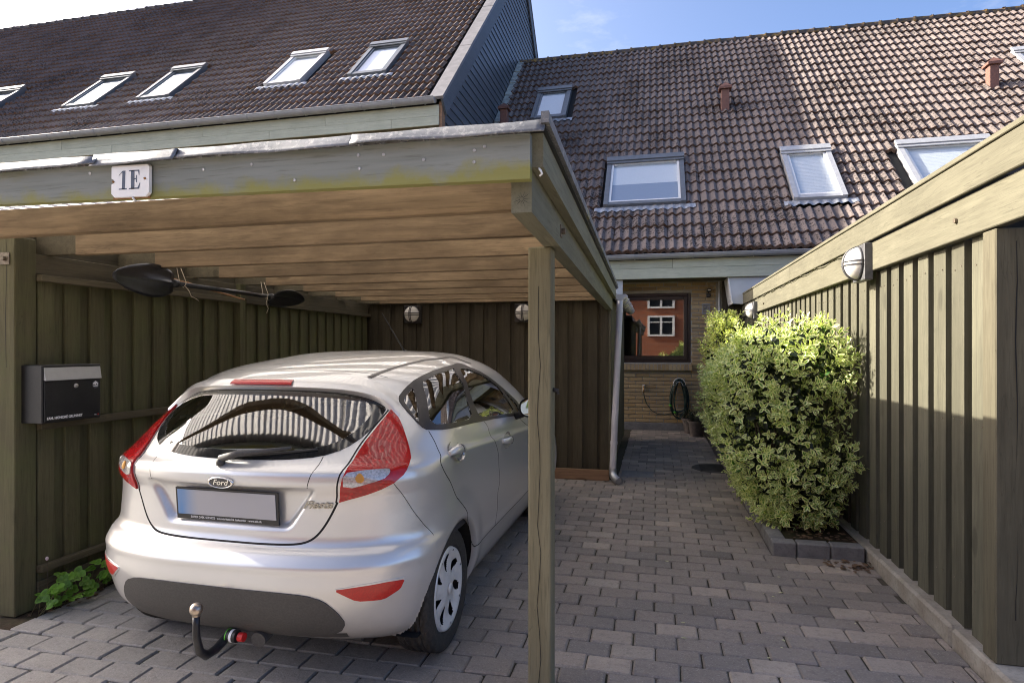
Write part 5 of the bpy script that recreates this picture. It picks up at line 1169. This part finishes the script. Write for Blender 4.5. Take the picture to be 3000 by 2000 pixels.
def shell(off, z0, z1, nu, nz, name, mat, with_holes=True, hgrow=0., arches=False):
    us = [-1+2*k/nu for k in range(nu)]; us = sorted(set([round(math.copysign(abs(q)**1.12, q), 5) for q in us])); nu = len(us)
    zs = []
    for k in range(nz+1):
        t_ = k/nz; zs.append(z0+(z1-z0)*(1-(1-t_)**1.35))
    mb = MB(); G = []
    for z in zs:
        row = []
        for u in us:
            P = SP(u, z)
            if off: P = P+SN(u, min(z, 1.425))*off
            row.append(P)
        G.append(row)
    boxes = [(min(p[0] for p in h_), max(p[0] for p in h_), min(p[1] for p in h_), max(p[1] for p in h_), h_) for h_ in HOLES] if with_holes else []
    if with_holes: boxes += [(.84, 1.01, 1.0, 1.37, WS), (-1.01, -.84, 1.0, 1.37, mir(WS))]
    def rarch(P):
        best = 9
        if arches and abs(P.x) > .5:
            for hub in (HUB_R, HUB_F): best = min(best, math.hypot(P.y-hub, P.z-HUB_Z))
        return best
    RA = [[rarch(P) for P in row] for row in G]; gone = set()
    for i in range(nz):
        for j in range(nu):
            j2 = (j+1) % nu; u0 = us[j]; u1 = us[j2] if j2 else 1.
            uc, zc_ = (u0+u1)/2, (zs[i]+zs[i+1])/2; kill = False
            for (a, b, c, d, h_) in boxes:
                if a <= uc <= b and c <= zc_ <= d and inside((uc, zc_), h_): kill = True; break
            if not kill and arches and all(RA[q][w] < ARCH for q, w in ((i, j), (i, j2), (i+1, j), (i+1, j2))): kill = True
            if kill: gone.add((i, j))
    V = []
    for i in range(nz+1):
        for j in range(nu):
            P = G[i][j]
            if RA[i][j] < ARCH:
                hub = HUB_R if abs(P.y-HUB_R) < abs(P.y-HUB_F) else HUB_F; d = Vector((0, P.y-hub, P.z-HUB_Z)); d = d.normalized() if d.length > 1e-6 else Vector((0, 0, 1))
                P = Vector((P.x, hub+d.y*ARCH, HUB_Z+d.z*ARCH)) if P.z > HUB_Z else Vector((P.x, hub+math.copysign(math.sqrt(ARCH**2-(P.z-HUB_Z)**2), P.y-hub), P.z))
            V.append(P)
    F = [(i*nu+j, i*nu+(j+1) % nu, (i+1)*nu+(j+1) % nu, (i+1)*nu+j) for i in range(nz) for j in range(nu) if (i, j) not in gone]
    mb.add(V, F)
    if not off: mb.f += [tuple(range(nu))[::-1], tuple(nz*nu+j for j in range(nu))]; mb.mi += [0, 0]
    if not off: mb.mi[-2] = 1
    me = mb.mesh(name, [mat, M['dark']], True); me.set_sharp_from_angle(angle=RAD(55)); o = link(name, me); o.parent = CAR; return o
body = shell(0, .19, 1.43, 420, 150, 'body', M['paint'], arches=True)
shell(-.035, .55, 1.40, 200, 70, 'cabin_lining', M['interior'])
for sg in (1, -1):
    f = (lambda P: P) if sg == 1 else mir; sd = MB
    patch('window_surround', f(DLO), M['trim'], CAR, .0035, [f(Q_G), f(R_G), f(F_G), f(T_G)], res=.026)
    for nm, G_ in (('quarter_glass', Q_G), ('rear_door_glass', R_G), ('front_door_glass', F_G), ('corner_glass', T_G)): patch(nm, f(G_), M['carglass'], CAR, -.001, res=.03)
    LT = chaikin([(.249, 1.166), (.272, 1.092), (.289, 1.013), (.299, .946), (.292, .912), (.256, .870), (.151, .806), (.158, .860), (.167, .919), (.190, 1.019), (.216, 1.087)], 1, .2, keep=[(.249, 1.166), (.151, .806)])
    tl = patch('tail_light', f(LT), M['redlens'], CAR, .010, res=.02, thick=.014)
    RV = chaikin([(.1665, .921), (.209, .929), (.254, .930), (.256, .917), (.240, .894), (.1655, .866)], 1, .2)
    patch('reversing_lens', f(RV), M['clearlens'], tl, .0135, res=.02, thick=.006)
    AM = [(.196+.008*math.cos(a), .903+.016*math.sin(a)) for a in [2*math.pi*q/16 for q in range(16)]]; patch('amber_bulb', f(AM), M['amber'], tl, .0175, res=.03, thick=.006)
    BU = [(.228+.020*math.cos(a), 1.000+.036*math.sin(a)) for a in [2*math.pi*q/20 for q in range(20)]]; M.setdefault('redring', flat('dark_red_bulb_ring', (.30, .004, .006), .15, coat=.8)); patch('bulb_ring', f(BU), M['redring'], tl, .0112, [[(.228+.008*math.cos(a), 1.000+.015*math.sin(a)) for a in [2*math.pi*q/14 for q in range(14)]]], res=.02, thick=.002)
    ribbon('lamp_seal', f([(.145, .802), (.160, .919), (.184, 1.020), (.210, 1.090), (.246, 1.172)]), .007, M['seam'], CAR)
    RF = chaikin([(.155, .474), (.20, .482), (.26, .488), (.303, .484), (.292, .448), (.252, .414), (.196, .420)], 1, .12); patch('reflector', f(RF), M['redref'], CAR, .004, res=.025)
    rim_ = chaikin([(.150, .474), (.20, .489), (.26, .495), (.309, .492), (.297, .443), (.254, .405), (.193, .411)], 1, .15); patch('reflector_rim', f(rim_), M['paint'], CAR, .003, [f(RF)], res=.025, thick=.005)
    dr_ = [(.347, 1.057), (.368, 1.010), (.387, .949), (.410, .878), (.440, .775), (.462, .661), (.480, .564), (.487, .473), (.494, .400), (.513, .388), (.550, .392), (.640, .395), (.72, .398)]
    ribbon('door_gap', f(dr_), .0055, M['seam'], CAR); ribbon('door_gap', f([(.569, 1.022), (.590, .957), (.583, .875), (.564, .752), (.560, .599), (.562, .476), (.552, .393)]), .005, M['seam'], CAR)
    ribbon('door_gap', f([(.765, .968), (.745, .86), (.715, .70), (.705, .54), (.700, .45), (.69, .398)]), .005, M['seam'], CAR); ribbon('bumper_gap', f([(.262, .874), (.275, .822), (.300, .743), (.335, .667), (.362, .622)]), .003, M['seam'], CAR, .0008)
    ribbon('tailgate_gap', f([(.148, .806), (.130, .731), (.116, .681), (.106, .654), (.092, .636), (.070, .630), (.030, .627), (0, .627)]), .009, M['seam'], CAR, .002); ribbon('tailgate_crease', f([(.124, .985), (.120, .952), (.113, .919), (.109, .893), (.105, .866)]), .0035, M['seam'], CAR, .0008)
    ribbon('roof_ditch', f([(.196, 1.302), (.225, 1.331), (.255, 1.355), (.312, 1.376), (.50, 1.390), (.66, 1.382), (.76, 1.345)]), .026, M['trim'], CAR, .004)
    for hub in (HUB_R, HUB_F):                                      # wheel arch liner and flange
        wp = MB()
        ths = [math.pi*(-.08+1.16*q/28) for q in range(29)]
        def xo(a):
            s_, z_ = hub+ARCH*math.cos(a), HUB_Z+ARCH*math.sin(a); zz_ = max(.2, z_); lo, hi = .25, .85
            for _ in range(30):
                md_ = (lo+hi)/2
                if SP(md_, zz_).y < s_: lo = md_
                else: hi = md_
            return SP(lo, zz_).x
        prof = [(0, ARCH+.004), (-.004, ARCH-.008), (-.030, ARCH-.010)]
        fg = MB(); fg.sheet([[(sg*(xo(a)+dx+.001), hub+rr*math.cos(a), HUB_Z+rr*math.sin(a)) for a in ths] for dx, rr in prof]); fg.build('arch_flange', M['paint'], CAR, smooth=True)
        wp.sheet([[(sg*(xo(a)-.006 if dx < .1 else .50), hub+(ARCH-.001)*math.cos(a), HUB_Z+(ARCH-.001)*math.sin(a)) for a in ths] for dx in (0, .5)]); wp.add([(sg*.50, hub+ARCH*math.cos(a), HUB_Z+ARCH*math.sin(a)) for a in ths], [tuple(range(29))])
        wp.build('arch_liner', M['dark'], CAR)
    for (uc, zc_, L_, sc_) in ((.450, .946, .105, 1.), (.625, .868, .105, 1.)):
        hn = SP(uc, zc_); N = SN(uc, zc_)
        if sg == -1: hn = Vector((-hn.x, hn.y, hn.z)); N = Vector((-N.x, N.y, N.z))
        D_ = Vector((0, 1, -.05)).normalized(); U_ = N.cross(D_).normalized(); U_ = U_ if U_.z > 0 else -U_
        dm = MB(); rows = []
        for q in range(7):
            r_ = 1-q/6; rows.append([hn+D_*(.088*r_*math.cos(a))+U_*(.052*r_*math.sin(a))+N*(.0025-.018*(1-r_**2.2)) for a in [2*math.pi*w/28 for w in range(28)]])
        dm.sheet(rows, close=True); M.setdefault('bowl', flat('bright_door_bowl', (.55, .55, .55), .18, .85)); hb = dm.build('handle_bowl', M['bowl'], CAR, smooth=True)
        hm = MB(); rows = []
        for q in range(15):
            t_ = -1+2*q/14; w_ = .024*(1-.45*abs(t_)**3); hgt = .030*(1-abs(t_)**4)+.006
            rows.append([hn+D_*(.096*t_)+U_*(w_*math.cos(a)*.9)+N*(hgt-.012+.012*math.sin(a)) for a in [2*math.pi*w/14 for w in range(14)]])
        hm.sheet(rows, close=True); hm.add(rows[0], [tuple(range(14))]); hm.add(rows[-1], [tuple(range(14))]); hd_ = hm.build('door_handle', M['paint'], CAR, smooth=True); hn_ = MB(); hn_.tube([hn+D_*.018+U_*(.0235*math.cos(a))+N*(.0252+.0122*math.sin(a)) for a in [math.pi*q/10 for q in range(11)]], .0012, 5); hn_.build('handle_gap', M['seam'], hd_)
# rear glass, border, spoiler
patch('rear_window_border', chaikin(RG, 1, .2), M['frit'], CAR, .0022, [RGi], res=.026); patch('rear_window', RGi, M['carglass'], CAR, .0012, res=.035)
def spoil_row(fn, n=64, um=.262): return [fn(-um+2*um*k/n) for k in range(n+1)]
def sp_pt(z_of, off, back): 
    def f(u):
        k = abs(u)/.262; z = z_of(k); P = SP(u, z); N = SN(u, z); R_ = Vector((N.x, N.y, 0)).normalized() if abs(N.z) < .999 else Vector((0, -1, 0)); return P+N*off+R_*(back*(1-.55*k**5))
    return f
zt = lambda k: 1.322-.045*k**2.2-.075*k**6; ze = lambda k: 1.296-.045*k**2.2-.085*k**6; zu = lambda k: 1.250-.05*k**2.2-.085*k**6
sp_ = MB(); rows = [spoil_row(sp_pt(lambda k: zt(k)+.012, .0015, 0)), spoil_row(sp_pt(zt, .004, .004)), spoil_row(sp_pt(ze, .006, .034)), spoil_row(sp_pt(lambda k: ze(k)-.005, .006, .046)), spoil_row(sp_pt(lambda k: ze(k)-.030, .004, .044)), spoil_row(sp_pt(lambda k: ze(k)-.035, .003, .036)), spoil_row(sp_pt(zu, .001, 0))]
sp_.sheet(rows); so_ = sp_.build('roof_spoiler', M['paint'], CAR, auto=50); so_.data.flip_normals()
bl = MB(); rows = []
for dz, back in ((-.004, .043), (.000, .052), (-.010, .0555), (-.020, .052), (-.022, .044)):
    rows.append([sp_pt(lambda k: ze(k)-.002+dz, .006, back)(-.052+.104*k/20) for k in range(21)])
bl.sheet(rows); bl.build('third_brake_light', M['redref'], so_, smooth=True)
ribbon('tailgate_top_gap', [(-.24, 1.300), (-.20, 1.318), (-.12, 1.334), (0, 1.338), (.12, 1.334), (.20, 1.318), (.24, 1.300)], .004, M['seam'], CAR, .0008)
# lower bumper insert, plate, badge, lettering
BI_h = [(0, .462), (.06, .460), (.107, .452), (.136, .428), (.158, .375), (.172, .320), (.160, .272), (.11, .246), (.05, .238), (0, .236)]
patch('bumper_insert', chaikin(BI_h+[(-a, b) for a, b in BI_h[::-1][1:-1]], 1, .2), M['bplastic'], CAR, .004, res=.03, thick=.008)
dl = MB(); dl.sheet([[SP(u, z)+SN(u, z)*o_ for u in [-.17+.34*k/40 for k in range(41)]] for z, o_ in ((.262, .001), (.235, .004), (.205, -.012))]); dl.build('bumper_lower_edge', M['bplastic'], CAR, smooth=True)
def rear_frame(x, z, push):                                         # local frame on the tailgate at lateral x
    lo, hi = 0., .3
    for _ in range(30):
        md_ = (lo+hi)/2
        if SP(md_, z).x < abs(x): lo = md_
        else: hi = md_
    u = math.copysign(lo, x); P = SP(u, z); N = SN(u, z); X_ = Vector((1, 0, 0)); X_ = (X_-N*X_.dot(N)).normalized(); Z_ = X_.cross(-N).normalized(); Z_ = Z_ if Z_.z > 0 else -Z_
    return Matrix(((X_.x, Z_.x, N.x, P.x+N.x*push), (X_.y, Z_.y, N.y, P.y+N.y*push), (X_.z, Z_.z, N.z, P.z+N.z*push), (0, 0, 0, 1)))
PM = Matrix(((1, 0, 0, -.002), (0, -.08, -1, .098), (0, 1, -.08, .775), (0, 0, 0, 1)))     # plate: local x right, y up, z towards the viewer
def pbox(mb, x0, x1, y0, y1, z0, z1):
    V = [PM @ Vector((x, y, z)) for x in (x0, x1) for y in (y0, y1) for z in (z0, z1)]; mb.convex(V, [(0, 1, 3, 2), (4, 6, 7, 5), (0, 4, 5, 1), (2, 3, 7, 6), (0, 2, 6, 4), (1, 5, 7, 3)])
def plate_mat():
    t = NT('number_plate'); sep = t.n('SeparateXYZ', Vector=t.n('TexCoord').outputs['Object']); k = t.ramp(t.math('MULTIPLY_ADD', sep.outputs['X'], 2., .5), [(.05, (.10, .24, .48)), (.16, (.30, .34, .42)), (.22, (.38, .38, .40)), (1, (.36, .36, .38))]); nz = t.noise(t.coords((8, 8, 3), rand=False), 1.4, 2); c = t.mix(t.math('MULTIPLY', t.ramp(nz, [(.35, 0.), (.7, 1.)]), .35), k, (.36, .36, .40)); return t.pbr(Base_Color=c, Roughness=.4)
m_ = MB(); pbox(m_, -.253, .253, -.072, .066, 0, .010); fr_ = m_.build('plate_frame', M['black'], CAR)
m_ = MB(); pbox(m_, -.243, .243, -.050, .058, .0105, .0125); m_.build('number_plate', plate_mat(), CAR)
me = text_mesh('SUPER DÆK SERVICE · autoværksted & dækcenter · www.sds.dk', .0135, M['lett'], .0003, xscale=.98); me.transform(PM @ Matrix.Translation((-.005, -.0615, .0108))); o = link('frame_lettering', me); o.parent = fr_
m_ = MB(); Mb = rear_frame(0.001, .880, .004)
for R_, z_, nm in ((1., 0., 'b'),):
    prof = [(1.0, -.004), (1.0, .004), (.95, .008), (.88, .008), (.86, .005)]
    V = [[Mb @ Vector((.062*r_*math.cos(a), .0245*r_*math.sin(a), h2)) for a in [2*math.pi*q/40 for q in range(40)]] for r_, h2 in prof]; m_.sheet(V, close=True)
bd = m_.build('badge', M['chrome'], CAR, smooth=True); m_ = MB(); V = [[Mb @ Vector((.062*r_*math.cos(a), .0245*r_*math.sin(a), .0055)) for a in [2*math.pi*q/40 for q in range(40)]] for r_ in (.87, .02)]; m_.sheet(V, close=True); M['badgeblue'] = flat('dark_badge_enamel', (.012, .013, .022), .15, coat=.8); m_.build('badge_field', M['badgeblue'], bd, smooth=True)
me = text_mesh('Ford', .034, M['chrome'], .0006, shear=.32, xscale=1.12, bold=.0003); me.transform(Mb @ Matrix.Translation((0, .001, .0065))); o = link('badge_lettering', me); o.parent = bd
me = text_mesh('Fiesta', .044, M['darkchrome'], .002, shear=.45, xscale=1.2, bold=.0010); me.transform(rear_frame(.42, .795, .003)); o = link('model_lettering', me); o.parent = CAR  # darker chrome so the lettering stands out from the silver paint
# rear wiper
W0, W1, W2 = SP(-.004, .953)+SN(0, .953)*.022, SP(.030, .990)+SN(.03, .99)*.022, SP(.108, 1.006)+SN(.108, 1.006)*.016
m_ = MB(); m_.tube([SP(-.004, .945), W0], .018, 12); m_.tube([W0, W0.lerp(W1, .5)+Vector((0, -.010, .010)), W1+Vector((0, -.006, 0)), W1.lerp(W2, .6)+Vector((0, -.006, .010))], [.017, .015, .011, .007], 10); wi = m_.build('rear_wiper', M['bplastic'], CAR, smooth=True)
m_ = MB(); m_.tube([SP(-.002+.115*k/10, .972+.037*(k/10)**.8)+SN(.05, .99)*.006 for k in range(11)], .006, 6); m_.build('blade', M['black'], wi, smooth=True)
# antenna, mirrors
m_ = MB(); m_.tube([(0, 1.94, 1.405), (0, 1.93, 1.425)], .018, 10); m_.tube([(0, 1.935, 1.42), (0, 1.90, 1.445), (0, 1.57, 1.675)], [.010, .0055, .0025], 8); m_.build('antenna', M['black'], CAR, smooth=True)
for sg in (1, -1):
    m_ = MB(); rows = []
    for q in range(9):
        t_ = q/8; w_ = .092*math.sqrt(max(.02, 1-(t_*.98)**2)); hh3 = .066*math.sqrt(max(.02, 1-(t_*.98)**2)); rows.append([(sg*(.955+w_*math.copysign(abs(math.cos(a))**.75, math.cos(a))), 1.86+.11*t_, 1.045+hh3*math.copysign(abs(math.sin(a))**.75, math.sin(a))) for a in [2*math.pi*w/24 for w in range(24)]])
    m_.sheet(rows, close=True); m_.add(rows[-1], [tuple(range(24))]); m_.tube([(sg*.80, 1.94, .975), (sg*.86, 1.92, .99), (sg*.91, 1.91, 1.02)], [.03, .024, .03], 10); mo = m_.build('wing_mirror', M['black'], CAR, smooth=True)
    m_ = MB(); m_.add([(sg*(.955+.080*math.copysign(abs(math.cos(a))**.75, math.cos(a))), 1.868+.012*math.cos(a), 1.045+.056*math.copysign(abs(math.sin(a))**.75, math.sin(a))) for a in [2*math.pi*w/24 for w in range(24)]], [tuple(range(24))]); M.setdefault('mirror', flat('mirror_glass', (.38, .46, .55), .03, 1.)); m_.build('mirror_glass', M['mirror'], mo)
# cabin
m_ = MB(); m_.box(-.62, .62, .30, .62, .90, .925, .01); m_.build('parcel_shelf', M['interior'], CAR)
def seat(x, s, nm):
    m2 = MB(); m2.box(x-.24, x+.24, s-.02, s+.48, .42, .58, .04); m2.convex([(x-.23, s-.05, .5), (x+.23, s-.05, .5), (x+.21, s-.20, 1.06), (x-.21, s-.20, 1.06), (x-.23, s+.08, .5), (x+.23, s+.08, .5), (x+.20, s-.09, 1.06), (x-.20, s-.09, 1.06)], [(0, 1, 2, 3), (4, 5, 6, 7), (0, 1, 5, 4), (1, 2, 6, 5), (2, 3, 7, 6), (3, 0, 4, 7)])
    so2 = m2.build(nm, M['interior'], CAR); m2 = MB(); m2.box(x-.12, x+.12, s-.24, s-.13, 1.09, 1.25, .035); m2.build('headrest', M['interior'], so2)
seat(-.36, 1.78, 'front_seat'); seat(.36, 1.78, 'front_seat'); seat(-.33, .98, 'rear_seat'); seat(.33, .98, 'rear_seat')
m_ = MB(); m_.box(-.68, .68, 2.45, 2.95, .55, .93, .05); m_.build('dashboard', M['interior'], CAR)
m_ = MB(); m_.tube([(-.36+.185*math.cos(a), 2.28+.06*math.sin(a), .90+.175*math.sin(a)) for a in [2*math.pi*q/28 for q in range(29)]], .016, 8, caps=False); m_.box(-.42, -.30, 2.27, 2.31, .87, .94, .01); m_.build('steering_wheel', M['black'], CAR, smooth=True)
# towing hitch
M['hitch'] = flat('black_coated_steel', (.028, .028, .032), .35, .4, var=.3, nscale=30); M['ballsteel'] = flat('worn_tow_ball', (.36, .30, .25), .3, .9, var=.35, nscale=35)
m_ = MB(); m_.tube([(0, -.085, .375), (0, -.087, .34), (0, -.085, .29), (.0, -.068, .225), (.0, -.032, .192), (.0, .02, .190), (.0, .07, .205), (.0, .13, .228), (.0, .24, .245)], [.014, .014, .015, .017, .0185, .019, .019, .019, .02], 16); hi_ = m_.build('tow_hitch', M['hitch'], CAR, smooth=True)
m_ = MB(); m_.lathe([(.012, -.030), (.016, -.026)]+[(.0255*math.sin(a), -.0255*math.cos(a)) for a in [.65+(math.pi-.65)*q/14 for q in range(15)]], Matrix.Translation((0, -.086, .402)), 24); m_.build('tow_ball', M['ballsteel'], hi_, smooth=True)
for c_, x0, x1, r_, nm in ((M['black'], .015, .058, .026, 'lock_housing'), (M['green_tag'], .012, .0155, .028, 'green_lock_ring'), (flat('red_knob_plastic', (.55, .02, .02), .4), .066, .090, .0185, 'red_lock_knob'), (M['lett'], .030, .042, .0264, 'white_lock_label')):
    m_ = MB(); m_.tube([(x0, .085, .222), (x1, .085, .222)], r_, 16); m_.build(nm, c_, hi_, auto=50)
m_ = MB(); m_.tube([(.15, .095, .212), (.145, .16, .222)], [.033, .033], 18); m_.build('trailer_socket', M['bplastic'], CAR, auto=50); m_ = MB(); m_.box(-.55, .55, .26, .34, .17, .24, .01); m_.build('hitch_crossbar', M['black'], CAR)
m_ = MB(); m_.box(-.70, .70, .35, 3.6, .17, .188); m_.build('underbody', M['dark'], CAR)
# wheels
def tyre_mesh():
    mb = MB(); nt = 168; R_ = .287; W = .0925
    prof = [(.192, -.070), (.205, -.086), (.235, -.0925), (.262, -.090), (.277, -.082)]+[(R_-.0035*abs(k/10)**3, W*.78*k/10) for k in range(-10, 11)]+[(.277, .082), (.262, .090), (.235, .0925), (.205, .086), (.192, .070)]
    rows = []
    for i, (r_, x_) in enumerate(prof):
        row = []
        for k in range(nt):
            a = 2*math.pi*k/nt; rr = r_
            if 4 <= i <= 26:
                e = i-15; g = abs(e) in (2, 3) or abs(e) == 6; sip = (k+abs(e)*2) % 7 < 2 if abs(e) > 2 else (k+e) % 6 == 0
                if g: rr -= .0065
                elif sip: rr -= .0055
            row.append((x_, rr*math.cos(a), rr*math.sin(a)))
        rows.append(row)
    mb.sheet(rows, close=True); me = mb.mesh('tyre', M['rubber'], True); me.set_sharp_from_angle(angle=RAD(28)); return me
def hubcap_mesh():
    mb = MB(); nr, nt = 22, 210; R_ = .199; G = []; holes = set()
    def prof(r): return .030+.012*math.exp(-(r/.04)**2*1.2)-.010*sstep(.06, .13, r)+.018*sstep(.13, .185, r)-.03*sstep(.190, .199, r)
    for i in range(nr+1):
        r = R_*i/nr; row = []
        for k in range(nt):
            a = 2*math.pi*k/nt; ph = ((a*7/(2*math.pi)+(r-.12)*2.2) % 1); sp2 = .004*math.cos(2*math.pi*ph)*sstep(.05, .1, r)*(1-sstep(.15, .19, r))
            row.append((prof(r)+sp2, r*math.cos(a), r*math.sin(a)))
        G.append(row)
    mb.v = [p for row in G for p in row]
    for i in range(nr):
        for k in range(nt):
            r = R_*(i+.5)/nr; a = 2*math.pi*(k+.5)/nt; ph = ((a*7/(2*math.pi)+(r-.12)*2.2) % 1); t_ = (r-.085)/(.165-.085)
            if 0 < t_ < 1 and abs(ph-.5) < .05+.20*t_**.7*(1-t_**5): continue
            if abs(r-.178) < .006 and abs(((a*7/(2*math.pi)) % 1)-.1) < .03: continue
            mb.f.append((i*nt+k, i*nt+(k+1) % nt, (i+1)*nt+(k+1) % nt, (i+1)*nt+k)); mb.mi.append(0)
    return mb.mesh('hubcap', M['hubsilver'], True)
M['hubsilver'] = flat('silver_wheel_trim', (.74, .74, .73), .3, .15, coat=.3, var=.06, nscale=30); M['steelwheel'] = flat('black_steel_wheel', (.02, .02, .02), .6)
ty, hc = tyre_mesh(), hubcap_mesh(); m_ = MB(); m_.lathe([(.197, .070), (.190, .02), (.185, -.05), (.150, -.005), (.09, .010), (0, .012)], Matrix.Rotation(RAD(90), 4, 'Y'), 36); rimm = m_.mesh('rim', M['steelwheel'], True)
m_ = MB(); m_.lathe([(.027, .042), (.025, .047), (0, .048)], Matrix.Rotation(RAD(90), 4, 'Y'), 24); capm = m_.mesh('centre_cap', M['hubsilver'], True)
for sg in (1, -1):
    for hub in (HUB_R, HUB_F):
        w_ = bpy.data.objects.new('wheel', rimm); C.objects.link(w_); w_.parent = CAR; w_.location = (sg*.722, hub, HUB_Z); w_.rotation_euler = (.4*hub, 0, 0 if sg == 1 else math.pi)
        for nm, d in (('tyre', ty), ('hubcap', hc), ('centre_cap', capm)):
            q = bpy.data.objects.new(nm, d); C.objects.link(q); q.parent = w_
            if nm == 'hubcap' or nm == 'centre_cap': q.location = (.048, 0, 0)
